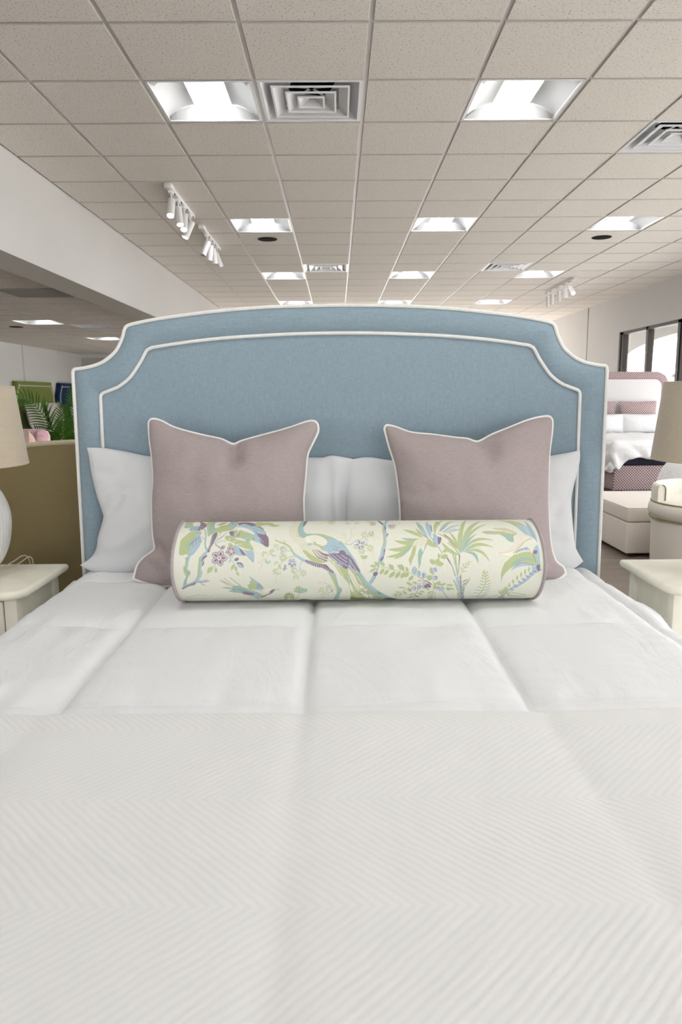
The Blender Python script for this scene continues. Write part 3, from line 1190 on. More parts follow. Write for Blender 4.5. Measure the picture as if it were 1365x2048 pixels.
wr_top = [(0.039, 0.380), (0.066, 0.389), (0.117, 0.394), (0.2, 0.381), (0.352, 0.368), (0.515, 0.366), (0.678, 0.38), (0.769, 0.394), (0.841, 0.406), (0.879, 0.414)]
wr_right = [(0.879, 0.414), (0.877, 0.369), (0.856, 0.288), (0.845, 0.23), (0.850, 0.143), (0.856, 0.075), (0.866, 0.046), (0.886, 0.012)]
wr_left = [(0.039, 0.380), (0.041, 0.33), (0.031, 0.267), (0.028, 0.167), (0.027, 0.077), (0.026, -0.018)]
wr_bot = [(0.026, -0.018), (0.222, -0.021), (0.583, -0.023), (0.818, -0.022), (0.886, 0.012)]
cr2 = [crease([(0.85, 0.235), (0.80, 0.22), (0.77, 0.18)], 0.02, 0.009), crease([(0.86, 0.06), (0.80, 0.09), (0.75, 0.10)], 0.025, 0.008),
       crease([(0.06, 0.38), (0.10, 0.30), (0.09, 0.12)], 0.03, 0.008)]
pillow('white bed pillow on the right side, leaning on the blue headboard', 'pillow', 'white bed pillows', 'bed_pillow', WBASE, WTOP,
       dict(top=wr_top, right=wr_right, left=wr_left, bot=wr_bot), 0.08, 0.025, M['pillow'], None, 0.005,
       lambda x, y, k: sum(f(x, y) for f in cr2) * min(1, k * 2), 84, 0.55, 7.0)

ml_top = [(-0.653, 0.54), (-0.648, 0.551), (-0.639, 0.5545), (-0.61, 0.547), (-0.561, 0.522), (-0.476, 0.498), (-0.406, 0.482), (-0.382, 0.472), (-0.358, 0.463), (-0.33, 0.474), (-0.266, 0.492), (-0.177, 0.516), (-0.107, 0.54), (-0.083, 0.543), (-0.073, 0.538), (-0.068, 0.529)]
ml_right = [(-0.068, 0.529), (-0.0675, 0.504), (-0.087, 0.462), (-0.104, 0.422), (-0.111, 0.348), (-0.118, 0.265), (-0.116, 0.198), (-0.117, 0.113), (-0.107, 0.045), (-0.093, -0.012)]
ml_left = [(-0.653, 0.54), (-0.648, 0.48), (-0.638, 0.415), (-0.631, 0.338), (-0.634, 0.269), (-0.63, 0.164), (-0.622, 0.108), (-0.632, 0.092), (-0.655, 0.076), (-0.678, 0.049), (-0.692, 0.002)]
ml_bot = [(-0.692, 0.002), (-0.617, -0.018), (-0.55, -0.022), (-0.333, -0.022), (-0.093, -0.012)]
cm = [crease([(-0.358, 0.47), (-0.352, 0.43), (-0.35, 0.40)], 0.03, 0.030), crease([(-0.40, 0.45), (-0.45, 0.40), (-0.5, 0.3)], 0.05, 0.006),
      crease([(-0.635, 0.10), (-0.60, 0.115), (-0.575, 0.09), (-0.56, 0.06)], 0.013, 0.018), crease([(-0.66, 0.07), (-0.60, 0.03)], 0.02, 0.006)]
pillow('mauve square throw pillow with white piping, on the left', 'pillow', 'mauve throw pillows', 'throw_pillow', MBASE, MTOP,
       dict(top=ml_top, right=ml_right, left=ml_left, bot=ml_bot), 0.085, 0.035, M['mauve'], M['piping'], 0.004,
       lambda x, y, k: sum(f(x, y) for f in cm) * min(1, k * 2), 84, 0.5, 3.0)
mr_top = [(0.164, 0.513), (0.167, 0.522), (0.174, 0.526), (0.201, 0.52), (0.256, 0.5), (0.334, 0.491), (0.41, 0.48), (0.45, 0.476), (0.486, 0.466), (0.535, 0.490), (0.586, 0.51), (0.656, 0.538), (0.699, 0.55), (0.734, 0.554), (0.744, 0.548), (0.747, 0.541)]
mr_right = [(0.747, 0.541), (0.745, 0.506), (0.731, 0.419), (0.721, 0.294), (0.719, 0.211), (0.722, 0.12), (0.730, 0.072), (0.742, 0.047), (0.763, 0.030), (0.769, 0.010)]
mr_left = [(0.164, 0.513), (0.179, 0.452), (0.199, 0.381), (0.211, 0.277), (0.214, 0.196), (0.209, 0.11), (0.191, 0.043), (0.177, 0.0)]
mr_bot = [(0.177, 0.0), (0.376, -0.022), (0.613, -0.022), (0.692, -0.016), (0.743, -0.008), (0.769, 0.010)]
cm2 = [crease([(0.486, 0.475), (0.50, 0.44), (0.51, 0.42)], 0.035, 0.022), crease([(0.54, 0.48), (0.53, 0.44)], 0.02, 0.010), crease([(0.745, 0.535), (0.73, 0.50), (0.735, 0.47)], 0.014, 0.008),
       crease([(0.21, 0.29), (0.26, 0.27), (0.30, 0.29)], 0.02, 0.006), crease([(0.715, 0.035), (0.74, 0.05)], 0.012, 0.012)]
pillow('mauve square throw pillow with white piping, on the right', 'pillow', 'mauve throw pillows', 'throw_pillow', MBASE, MTOP,
       dict(top=mr_top, right=mr_right, left=mr_left, bot=mr_bot), 0.085, 0.035, M['mauve'], M['piping'], 0.004,
       lambda x, y, k: sum(f(x, y) for f in cm2) * min(1, k * 2), 84, 0.5, 5.0)

# ---------------------------------------------------------------- bolster with its printed cloth
# the print, in half-millimetres on the unrolled cloth (along the roll, around the roll):
# P filled shape, S stroke (last pair: widths), L leaf (last pair: width, bend), second letter is the colour
PRINT = """
SM-916,276 -902,247 -895,209 -893,166 -886,132 -873,115 80,104|SL-913,276 -898,244 -892,209 -891,166 -882,132 32,32|
PM-1050,335 -1057,419 -1030,419 -993,419 -969,381 -964,323 -982,296 -1008,288 -1032,285 -1045,293|PG-1041,324 -1039,404 -1005,419 -977,361 -991,323 -1015,305|
PB-1008,285 -988,309 -964,313 -941,295 -939,266 -963,257 -1001,255|PP-957,380 -934,369 -914,338 -907,307 -922,276 -940,260 -952,263 -953,295 -950,322|
SP-996,264 -992,284 -986,296 48,20|SP-976,263 -976,284 -972,296 48,20|SP-960,260 -961,280 -958,300 48,20|SW-919,332 -940,333 -953,317 24,12|SW-921,295 -939,304 -950,300 24,12|
SW-933,266 -943,284 -951,291 24,12|PP-987,419 -948,419 -949,396 -964,376|PW-1003,347 -989,419 -953,360 -965,318 -985,313|
PG-916,359 -898,419 -865,419 -832,419 -786,419 -768,404 -727,383 -716,328 -732,292 -752,264 -783,252 -814,243 -849,238 -857,241 -867,224 -881,209 -893,253 -903,295|
PM-885,344 -867,358 -851,286 -853,241 -867,224 -880,247 -883,294|PW-861,350 -840,419 -799,419 -773,385 -777,330 -807,315 -835,286 -851,286|
PG-840,320 -819,365 -794,386 -795,342 -823,311|PB-765,329 -755,403 -726,400 -718,328 -733,305 -748,292 -760,293 -771,285|SP-854,275 -820,294 -788,319 -760,355 24,24|
SP-760,355 -750,372 -735,376 -730,400 56,24|SP-759,372 -749,329 -740,314 32,16|SP-719,323 -738,281 -759,251 36,20|
PG-1042,186 -1021,215 -997,245 -963,255 -935,253 -925,239 -929,214 -942,185 -962,149 -979,108 -980,92 -1002,96 -1021,91 -1039,97 -1042,141|
PB-959,225 -934,247 -925,225 -931,209 -916,180 -924,162 -928,141 -941,124 -951,108 -962,92 -978,90 -982,104 -976,128 -963,162|
PM-1001,145 -981,185 -957,214 -951,199 -967,162 -984,124 -993,116|SP-984,152 -964,176 -947,197 -928,207 -912,201 -902,185 32,20|SP-964,176 -962,154 -965,133 32,16|
SP-954,187 -946,167 -946,149 32,16|SP-943,197 -931,180 -930,167 32,16|SP-930,204 -920,187 -917,169 32,16|SP-915,178 -923,158 -930,136 -944,116 -959,96 -978,90 20,20|
SM-817,237 -806,243 -832,189 -845,161 48,32|SP-774,240 -794,213 -823,184 -841,159 40,20|SB-772,243 -794,208 -812,188 36,36|SB-833,159 -814,172 -791,177 -767,174 56,32|
SL-829,161 -811,175 -783,177 24,24|
PM-856,229 -829,240 -834,208 -842,175 -848,153 -859,132 -865,111 -884,95 -903,76 -907,52 -903,29 -925,21 -921,53 -911,84 -893,107 -874,124 -866,157 -862,194|
PB-874,132 -859,136 -864,113 -888,95 -907,72 -909,45 -915,53 -907,84 -889,107|PP-856,229 -831,239 -830,208 -842,175 -847,157 -857,136 -863,109 -875,111 -872,132 -864,153 -859,184|
SW-859,219 -844,224 28,12|SW-860,205 -846,210 28,12|SW-861,192 -848,196 28,12|SW-862,179 -850,184 28,12|SW-864,167 -852,171 28,12|SW-865,155 -854,159 28,12|
SW-867,143 -857,148 28,12|SW-869,132 -859,136 28,12|SW-871,121 -861,125 28,12|PP-907,56 -899,72 -880,89 -876,84 -895,64 -903,52|PP-903,37 -899,49 -893,56 -893,45 -899,35|
PB-762,245 -744,257 -716,292 -704,328 -671,360 -629,351 -592,307 -569,275 -549,243 -532,205 -530,163 -541,142 -570,159 -590,168 -618,182 -641,173 -666,187 -690,197 -730,200 -751,218|
PP-718,361 -677,373 -629,351 -588,302 -561,275 -548,232 -524,195 -522,137 -541,146 -566,163 -584,201 -603,244 -618,283 -650,317 -685,339 -709,318|
PB-659,291 -618,283 -591,244 -557,221 -548,226 -573,268 -608,307 -640,299|PW-736,257 -708,292 -674,284 -640,263 -605,227 -621,227 -655,244 -696,263 -709,233 -719,207 -726,245|
PG-738,245 -713,270 -710,239 -696,263 -671,250 -689,233 -653,233 -612,206 -598,177 -630,192 -671,202 -707,207 -731,212|
PP-758,245 -724,257 -733,234 -726,202 -739,218 -747,212 -752,228|SP-712,239 -708,217 -711,204 48,24|SP-699,233 -698,217 -701,207 36,20|SW-708,292 -686,318 -663,327 36,16|
SW-708,292 -666,284 -624,256 36,16|SW-716,292 -724,257 -743,251 36,16|SW-711,284 -710,245 -715,212 36,16|SW-705,284 -679,251 -658,239 36,16|SP-618,276 -592,262 -560,255 32,16|
SP-607,250 -577,227 -556,201 32,16|SW-592,206 -571,182 -554,159 24,12|SP-653,178 -638,185 28,28|SP-615,196 -604,175 28,28|
PP-574,221 -546,216 -537,200 -535,172 -534,137 -555,155 -579,177 -594,221|SW-589,211 -568,186 -551,163 24,12|PB-614,307 -579,282 -548,249 -543,226 -571,226 -591,232 -609,262|
SP-613,298 -596,290 -574,272 28,16|SP-610,266 -585,259 -560,249 28,16|SP-571,226 -554,221 -543,223 28,16|SP-570,275 -548,243 -542,221 28,16|
PB-608,244 -581,201 -567,163 -587,168 -603,182|
PG-782,203 -763,218 -730,200 -705,187 -669,178 -633,173 -629,160 -612,134 -607,117 -635,122 -663,130 -691,143 -727,160 -743,167 -768,181|
PG-758,161 -735,160 -721,131 -716,102 -704,94 -724,106 -745,131|PB-719,156 -690,139 -662,114 -650,94 -653,86 -685,86 -708,94 -721,118 -730,143|
PB-686,130 -650,118 -611,115 -603,89 -606,46 -630,74 -654,102|PP-692,130 -674,118 -658,100 -651,88 -669,90 -681,106|SW-771,174 -743,169 -711,152 -678,130 -650,94 48,24|
SP-650,92 -630,70 -608,46 40,20|SW-750,197 -756,179 -767,172 36,20|SW-732,172 -705,180 32,16|SW-707,156 -672,156 32,16|SW-686,130 -659,130 32,16|SW-727,160 -721,131 -709,114 36,16|
SG-616,344 -591,370 -558,349 88,120|PG-618,351 -597,377 -566,357 -534,364 -512,348 -489,319 -463,315 -480,296 -504,293 -538,315 -561,311 -589,298 -606,307|
SW-576,294 -558,317 -534,320 36,16|LP-803,80 -790,120 374,0|LN-803,82 -791,117 297,0|LP-802,84 -794,109 144,0|LP-799,73 -756,71 374,0|LN-796,73 -760,71 297,0|
LP-794,73 -768,72 144,0|LP-804,66 -792,26 374,0|LN-803,64 -793,29 297,0|LP-802,62 -795,37 144,0|LP-811,69 -846,46 374,0|LN-813,68 -843,48 297,0|LP-815,67 -836,52 144,0|
LP-811,78 -845,104 374,0|LN-813,79 -843,102 297,0|LP-815,80 -836,97 144,0|PW-795,73 -798,66 -805,63 -813,66 -816,73 -813,81 -806,84 -799,81|
PP-800,73 -802,70 -805,68 -809,70 -811,73 -810,77 -806,79 -802,77|LP-734,116 -716,140 265,0|LN-733,118 -717,138 211,0|LP-732,119 -721,133 102,0|LP-732,110 -704,99 265,0|
LN-731,110 -706,100 211,0|LP-729,109 -712,102 102,0|LP-737,107 -739,77 265,0|LN-737,105 -738,79 211,0|LP-737,104 -738,85 102,0|LP-742,111 -771,104 265,0|LN-743,111 -768,104 211,0|
LP-745,110 -763,106 102,0|LP-740,117 -757,144 265,0|LN-741,118 -756,142 211,0|LP-742,120 -752,136 102,0|PW-730,112 -732,107 -737,105 -742,107 -744,112 -743,118 -738,120 -732,118|
PP-734,112 -735,110 -737,109 -740,110 -741,112 -740,115 -738,116 -735,115|SP-833,155 -812,140 -795,123 48,32|LP-796,127 -773,148 200,0|LL-790,131 -772,150 100,0|
SP-808,140 -788,135 -780,127 36,36|SB-753,79 -739,65 -719,43 -712,20 48,32|SB-739,67 -724,78 32,32|LP-719,59 -690,70 180,0|LB-751,51 -737,61 120,16|LP-706,45 -663,21 280,0|
LB-704,39 -665,15 200,0|LG-718,39 -736,2 176,0|LG-712,27 -705,-8 160,0|LG-707,-4 -692,-33 144,0|SB-827,48 -833,28 -845,19 48,32|SB-833,28 -821,13 32,32|LG-841,24 -873,-15 264,24|
LG-825,20 -824,-14 168,0|LB-869,-11 -874,-19 40,0|
PM-1001,73 -991,80 -982,96 -968,96 -977,69 -987,37 -988,6 -974,0 -973,-19 -988,-39 -1001,-75 -1001,-89 -1026,-104 -1011,-57 -1000,-35 -1011,-2 -1011,26 -1001,18|
PG-1008,41 -999,22 -995,73 -991,53 -995,6 -989,-27 -1000,-35 -1006,-10|PB-984,88 -970,96 -979,65 -987,18 -991,37|
PB-908,88 -876,95 -888,72 -903,45 -907,17 -913,-23 -927,-57 -908,-60 -880,-53 -878,-60 -908,-69 -933,-75 -952,-78 -985,-87 -1014,-99 -1027,-112 -1021,-94 -992,-80 -959,-66 -937,-36 -927,1 -925,37 -919,72|
PG-921,76 -911,84 -915,37 -920,-7 -929,-36 -929,5 -926,45|PP-1035,-114 -1010,-96 -981,-85 -952,-71 -944,-75 -958,-92 -986,-99 -1011,-112 -1029,-123|SW-1022,-104 -1019,-114 20,12|
SW-1012,-100 -1009,-110 20,12|SW-1002,-96 -999,-105 20,12|SW-992,-92 -989,-101 20,12|SW-983,-88 -979,-96 20,12|SW-973,-85 -969,-92 20,12|SW-963,-81 -959,-88 20,12|
SW-953,-77 -949,-83 20,12|SP-930,-73 -905,-72 -885,-67 -867,-63 40,48|SP-917,-78 -906,-88 -891,-95 40,24|SP-904,-1 -911,-27 -923,-53 32,20|
PP-907,56 -899,80 -878,91 -878,83 -895,68 -903,52|PP-903,33 -897,52 -891,58 -893,41 -901,27|SO-1032,-211 -988,-193 -938,-178 -891,-185 40,16|
SO-1020,-234 -977,-223 -936,-213 -906,-230 36,16|ST-897,-224 -866,-179 -836,-165 -809,-172 20,20|ST-849,-225 -810,-180 -777,-166 20,20|ST-793,-227 -755,-181 -720,-160 20,20|
ST-805,-58 -768,-82 -731,-107 56,80|ST-781,-45 -748,-77 -707,-107 56,80|ST-749,-41 -720,-68 -687,-102 56,80|ST-798,-67 -761,-91 -731,-107 56,80|SO-797,-56 -756,-82 -722,-102 16,12|
SO-742,-44 -712,-73 -687,-97 16,12|SO-790,-68 -757,-89 16,12|PM-739,-107 -706,-97 -676,-107 -646,-130 -604,-154 -579,-183 -604,-191 -642,-175 -680,-160 -718,-135|
PM-800,-111 -759,-109 -724,-123 -694,-135 -656,-154 -618,-175 -597,-200 -629,-199 -666,-174 -696,-160 -735,-153 -762,-140 -741,-129 -771,-120|
PP-684,-153 -648,-151 -602,-172 -635,-182 -674,-174|SP-694,-141 -655,-147 -617,-168 28,16|SD-737,-129 -701,-129 -655,-144 20,20|SP-669,-118 -623,-136 -585,-165 -575,-180 32,24|
PG-635,-34 -613,-56 -587,-79 -558,-119 -579,-130 -614,-130 -641,-124 -645,-93 -630,-83 -633,-69 -623,-60|
PB-634,-34 -605,-56 -575,-84 -556,-119 -571,-133 -602,-130 -588,-103 -599,-83 -617,-60|SP-591,-83 -573,-103 -558,-119 36,24|SP-594,-93 -577,-114 -566,-128 36,24|
SP-596,-106 -582,-122 36,24|SP-583,-81 -561,-109 -556,-122 36,24|PM-609,-154 -587,-176 -568,-183 -539,-176 -554,-205 -592,-225 -616,-219|
PB-610,-164 -589,-191 -574,-200 -592,-220 -615,-209|PK-564,-131 -543,-111 -519,-112 -500,-120 -491,-134 -506,-156 -532,-176 -560,-188 -579,-168 -585,-148|
PW-547,-125 -523,-117 -508,-131 -534,-155 -562,-155|PP-519,-143 -496,-128 -493,-140 -511,-166 -536,-184 -566,-210 -592,-225 -565,-196 -539,-176 -522,-162|
SP-497,-134 -477,-130 -459,-132 40,12|SO-601,-154 -583,-176 -572,-182 28,16|SP-602,-220 -599,-254 24,24|
SG-485,183 -461,169 -429,156 -405,141 -389,120 -373,95 -353,79 -330,64 -310,52 72,160|SB-397,132 -381,111 -361,87 -334,68 40,80|SG-434,180 -427,162 -417,149 56,40|
ST-463,120 -483,112 -510,96 -537,73 -560,54 -580,38 28,20|SG-389,110 -416,114 28,28|SG-365,76 -392,78 -412,68 36,36|LG-480,137 -495,128 50,0|LG-480,140 -497,148 50,0|
LG-478,142 -483,162 50,0|LG-475,141 -464,156 50,0|LG-474,139 -456,136 50,0|LG-476,136 -466,120 50,0|LB-432,120 -410,120 62,0|LG-433,117 -417,101 62,0|LB-436,116 -435,93 62,0|
LG-438,117 -454,101 62,0|LB-440,120 -462,120 62,0|LG-439,123 -455,140 62,0|LB-436,124 -436,148 62,0|LG-433,123 -418,140 62,0|LG-437,119 -446,103 50,0|LG-439,121 -456,115 50,0|
LG-439,123 -456,130 50,0|LG-437,125 -447,142 50,0|LG-435,125 -433,144 50,0|LL-438,101 -429,86 48,0|LL-440,101 -444,84 48,0|LL-442,102 -457,94 48,0|LG-504,104 -511,90 45,0|
LG-505,106 -520,101 45,0|LG-505,108 -520,115 45,0|LG-503,109 -510,124 45,0|LG-501,109 -497,125 45,0|LG-500,108 -486,116 45,0|LB-488,91 -473,86 44,0|LB-489,90 -481,76 44,0|
LB-491,90 -493,74 44,0|LB-492,91 -504,80 44,0|LB-493,92 -509,93 44,0|LG-545,90 -554,74 52,0|LG-546,92 -564,86 52,0|LG-546,94 -563,102 52,0|LG-544,96 -552,113 52,0|
LG-542,96 -537,114 52,0|LG-540,94 -524,104 52,0|LM-522,53 -504,53 50,0|LM-523,52 -508,41 50,0|LM-524,50 -519,33 50,0|LM-526,51 -532,34 50,0|LM-528,52 -543,42 50,0|
LM-528,54 -546,55 50,0|LM-528,55 -541,67 50,0|LG-431,72 -407,72 66,0|LG-432,70 -414,54 66,0|LG-435,68 -430,45 66,0|LG-437,69 -449,48 66,0|LG-439,71 -461,63 66,0|
LG-439,74 -462,82 66,0|LG-437,76 -449,97 66,0|LG-435,76 -431,100 66,0|LG-432,75 -414,90 66,0|LG-477,36 -491,28 46,0|LM-477,38 -493,43 46,0|LG-476,40 -484,54 46,0|
LM-474,40 -469,56 46,0|LG-472,39 -458,47 46,0|LB-378,41 -353,40 70,0|LP-379,38 -358,24 70,0|LB-381,37 -371,13 70,0|LP-383,36 -387,11 70,0|LB-385,37 -402,18 70,0|
LP-387,39 -411,32 70,0|LB-387,42 -411,49 70,0|LP-385,44 -402,63 70,0|LB-383,45 -387,70 70,0|LP-381,45 -370,67 70,0|LB-379,43 -358,56 70,0|LL-391,47 -407,38 50,0|
LL-392,48 -409,49 50,0|LL-391,50 -407,59 50,0|LL-390,51 -399,67 50,0|LL-388,52 -388,69 50,0|LL-387,51 -378,67 50,0|LL-386,50 -370,59 50,0|ST-558,69 -558,34 -572,15 -578,-14 28,20|
ST-570,62 -580,42 20,20|ST-559,30 -559,20 20,20|LL-434,21 -423,39 58,0|LP-432,19 -415,30 58,0|LL-432,18 -411,19 58,0|LP-432,16 -413,7 58,0|LL-433,14 -421,-2 58,0|
LP-435,14 -432,-7 58,0|LG-450,19 -442,4 46,0|LG-451,19 -454,2 46,0|LG-453,19 -464,7 46,0|LG-454,21 -470,18 46,0|LG-454,23 -469,30 46,0|LG-453,24 -461,38 46,0|
SG-439,57 -451,29 -463,6 -475,-14 32,32|LG-477,-9 -469,-26 52,0|LG-480,-10 -483,-29 52,0|LG-482,-8 -496,-21 52,0|LG-482,-6 -501,-6 52,0|LG-481,-4 -496,8 52,0|LG-480,-3 -482,16 52,0|
LG-477,-3 -468,13 52,0|LM-461,-13 -449,-6 40,0|LM-461,-15 -448,-21 40,0|LM-463,-17 -458,-31 40,0|LM-465,-17 -472,-30 40,0|ST-479,-14 -482,-35 -477,-57 -480,-77 28,20|
ST-458,-15 -448,-31 -447,-55 28,16|ST-449,-35 -439,-40 20,20|SB-318,63 -334,40 -342,21 -330,-3 40,28|LB-347,4 -331,10 48,0|LL-347,1 -333,-9 48,0|LB-350,0 -350,-18 48,0|
LL-352,1 -367,-9 48,0|LB-353,4 -369,10 48,0|LG-370,-6 -364,-26 56,0|LG-372,-7 -379,-27 56,0|LG-374,-5 -391,-18 56,0|LG-375,-3 -395,-3 56,0|LG-374,-1 -390,12 56,0|
LG-372,0 -378,20 56,0|LG-370,0 -363,20 56,0|LG-317,-18 -298,-18 55,0|LG-318,-20 -305,-35 55,0|LG-321,-21 -321,-43 55,0|LG-323,-20 -338,-35 55,0|LG-324,-18 -344,-18 55,0|
LG-323,-15 -337,-1 55,0|LG-321,-14 -320,6 55,0|LG-318,-15 -304,-1 55,0|LG-365,-46 -382,-57 52,0|LG-366,-44 -384,-40 52,0|LG-364,-42 -375,-26 52,0|LG-362,-41 -360,-21 52,0|
LG-360,-42 -346,-28 52,0|LG-359,-45 -341,-44 52,0|LG-360,-47 -346,-61 52,0|ST-360,-13 -362,-36 28,28|PB-381,91 -349,83 -318,65 -287,55 -263,47 -271,32 -295,40 -326,52 -349,68|
PP-306,59 -275,51 -248,41 -216,35 -185,29 -166,7 -146,-9 -145,-23 -166,-15 -189,0 -213,12 -236,16 -263,24 -279,32 -302,42|SL-298,54 -302,36 36,20|SK-287,50 -291,32 36,20|
SK-275,46 -279,29 36,20|SL-263,43 -267,25 36,20|SK-252,39 -256,22 36,20|SK-240,36 -244,18 36,20|SL-228,32 -232,14 36,20|SK-217,28 -221,11 36,20|SK-205,25 -209,7 36,20|
SL-193,17 -197,-2 36,20|SK-182,9 -186,-10 36,20|SK-170,2 -174,-19 36,20|SL-158,-6 -162,-28 36,20|
PM-178,-15 -147,-21 -133,-42 -123,-74 -116,-108 -98,-130 -104,-154 -112,-209 -126,-283 -149,-281 -140,-208 -128,-161 -132,-113 -147,-73 -162,-42|
PG-174,-17 -154,-25 -135,-64 -126,-103 -118,-136 -132,-124 -147,-78|PB-150,-21 -133,-25 -131,-51 -141,-42|SP-100,-130 -102,-151 -112,-171 40,20|
ST-238,-82 -198,-82 -171,-97 -147,-113 -128,-148 28,36|ST-198,-73 -191,-92 24,24|ST-155,-92 -159,-108 24,24|LG-220,-143 -237,-158 52,0|LG-220,-139 -238,-129 52,0|
LG-218,-136 -224,-111 52,0|LG-215,-136 -206,-113 52,0|LG-214,-140 -195,-135 52,0|LG-215,-144 -201,-164 52,0|LM-178,-126 -195,-140 52,0|LG-178,-123 -197,-117 52,0|
LM-177,-120 -188,-100 52,0|LG-175,-119 -173,-94 52,0|LM-173,-120 -159,-103 52,0|LG-172,-123 -153,-123 52,0|LM-173,-127 -158,-145 52,0|LP-158,-138 -152,-123 34,0|
LP-158,-140 -146,-133 34,0|LP-158,-142 -146,-147 34,0|LP-158,-144 -151,-160 34,0|LP-160,-144 -160,-165 34,0|LG-181,-167 -165,-167 44,0|LG-183,-171 -177,-201 44,0|
LG-186,-171 -197,-194 44,0|LG-186,-165 -202,-157 44,0|LG-184,-162 -185,-137 44,0|LG-181,-164 -167,-151 44,0|LG-207,-194 -200,-226 40,0|LG-209,-194 -216,-228 40,0|
LG-211,-190 -225,-197 40,0|LG-210,-186 -221,-167 40,0|LG-208,-184 -206,-158 40,0|LG-206,-187 -193,-173 40,0|ST-217,-140 -191,-135 -167,-135 24,24|ST-246,-166 -215,-147 20,20|
LB-146,-175 -135,-175 30,0|LB-147,-177 -139,-193 30,0|LB-148,-178 -148,-201 30,0|LG-356,-148 -385,-148 152,0|LG-355,-144 -378,-121 152,0|LG-352,-141 -364,-104 152,0|
LG-350,-140 -346,-100 152,0|LG-347,-142 -329,-109 152,0|LG-346,-145 -318,-129 152,0|LG-346,-150 -317,-158 152,0|PM-371,-154 -339,-168 -307,-152 -299,-134 -322,-122 -354,-139|
SW-366,-133 -351,-151 20,20|SW-337,-116 -335,-158 20,20|SW-314,-128 -327,-161 20,20|SG-350,-172 -362,-214 -377,-262 40,40|LO-417,-239 -452,-263 120,0|LO-417,-231 -447,-207 120,0|
LO-415,-225 -437,-176 120,0|LO-413,-220 -423,-158 120,0|LO-410,-219 -406,-152 120,0|LO-408,-220 -390,-159 120,0|LO-406,-225 -378,-177 120,0|LO-405,-231 -372,-209 120,0|
LO-406,-240 -374,-266 120,0|LG-418,-230 -443,-229 88,0|LG-417,-224 -438,-196 88,0|LG-415,-219 -428,-175 88,0|LG-413,-217 -416,-165 88,0|LG-411,-217 -402,-165 88,0|
LG-410,-220 -391,-175 88,0|LG-409,-224 -384,-197 88,0|LG-408,-230 -383,-230 88,0|PO-357,-275 -327,-246 -295,-265 -264,-308 -338,-308|
PK-336,419 -366,359 -393,303 -403,253 -393,209 -370,175 -342,149 -318,103 -291,71 -267,51 -224,43 -189,47 -173,70 -179,102 -232,135 -275,139 -311,179 -335,203 -353,241 -347,303|
ST-360,393 -382,345 -399,295 -403,253 -395,209 -370,175 -342,149 -326,119 20,20|
PM-328,419 -301,419 -308,331 -324,279 -321,246 -300,224 -304,203 -323,194 -343,209 -353,247 -351,303 -338,377|PB-335,294 -322,279 -319,246 -304,226 -320,224 -333,247|
PP-320,419 -301,419 -311,321 -325,294 -324,331|SG-362,287 -344,291 36,56|SG-363,268 -344,270 36,56|SG-361,252 -343,252 36,56|SG-362,236 -342,236 36,56|SG-360,222 -342,220 36,56|
SG-361,209 -341,206 36,56|SP-329,262 -319,259 20,12|SP-327,251 -316,248 20,12|SP-324,240 -312,237 20,12|SP-321,230 -309,227 20,12|SD-383,369 -371,403 -354,393 32,16|
PG-326,115 -302,111 -287,99 -275,91 -248,75 -216,63 -185,51 -205,39 -248,42 -279,59 -302,83|LG-330,136 -326,129 32,0|LG-319,153 -315,146 32,0|LG-312,127 -308,121 32,0|
LG-299,119 -295,112 32,0|LG-324,148 -320,142 32,0|LG-303,140 -299,133 32,0|LG-330,157 -326,150 32,0|LG-307,157 -303,150 32,0|
PM-300,224 -257,224 -209,217 -161,202 -122,178 -90,151 -65,125 -65,101 -91,101 -130,110 -165,102 -193,110 -224,122 -248,139 -264,161 -292,198|
PB-189,178 -145,187 -114,168 -83,142 -65,121 -66,85 -99,101 -138,106 -173,106 -204,118 -216,131 -185,143|PG-249,222 -205,217 -157,197 -122,175 -153,187 -177,187 -209,207|
SG-272,223 -229,223 -185,212 32,56|PW-308,198 -288,211 -248,215 -213,202 -189,183 -181,165 -193,143 -224,141 -248,152 -267,157 -287,161 -303,166|LG-288,205 -282,200 36,0|
LG-261,185 -256,181 36,0|LG-234,166 -229,162 36,0|LG-208,148 -202,144 36,0|LG-281,189 -275,184 36,0|LG-254,170 -248,165 36,0|LG-227,151 -222,147 36,0|LG-201,191 -196,187 36,0|
LG-273,173 -268,168 36,0|LG-247,155 -241,150 36,0|LG-220,195 -215,190 36,0|LG-194,176 -188,171 36,0|LG-266,158 -260,153 36,0|LG-240,199 -234,194 36,0|LG-213,179 -208,174 36,0|
LG-285,161 -280,157 36,0|LG-259,202 -254,197 36,0|LG-233,182 -227,178 36,0|LG-206,163 -201,159 36,0|LG-278,146 -272,142 36,0|LG-252,186 -246,181 36,0|LG-225,167 -220,162 36,0|
LG-199,149 -193,144 36,0|LG-271,189 -266,184 36,0|LG-245,170 -239,166 36,0|LG-218,152 -213,147 36,0|PG-264,174 -236,152 -208,139 -185,139 -208,131 -236,139 -256,156|
PB-295,157 -275,159 -263,152 -275,144 -291,142|PK-291,140 -263,148 -232,139 -208,114 -177,94 -179,51 -209,55 -248,79 -275,103|SP-267,119 -248,87 -220,67 -181,51 24,88|
SP-255,119 -232,90 -205,74 -179,66 24,88|SP-244,119 -216,94 -179,78 24,88|SP-232,114 -204,94 -179,86 24,88|SP-155,141 -149,137 -143,143 28,20|SP-141,136 -135,132 -129,137 28,20|
SP-127,131 -121,127 -114,132 28,20|SP-113,126 -107,122 -100,127 28,20|SP-99,121 -93,117 -86,122 28,20|SP-149,122 -143,118 -137,124 28,20|SP-135,117 -129,113 -122,119 28,20|
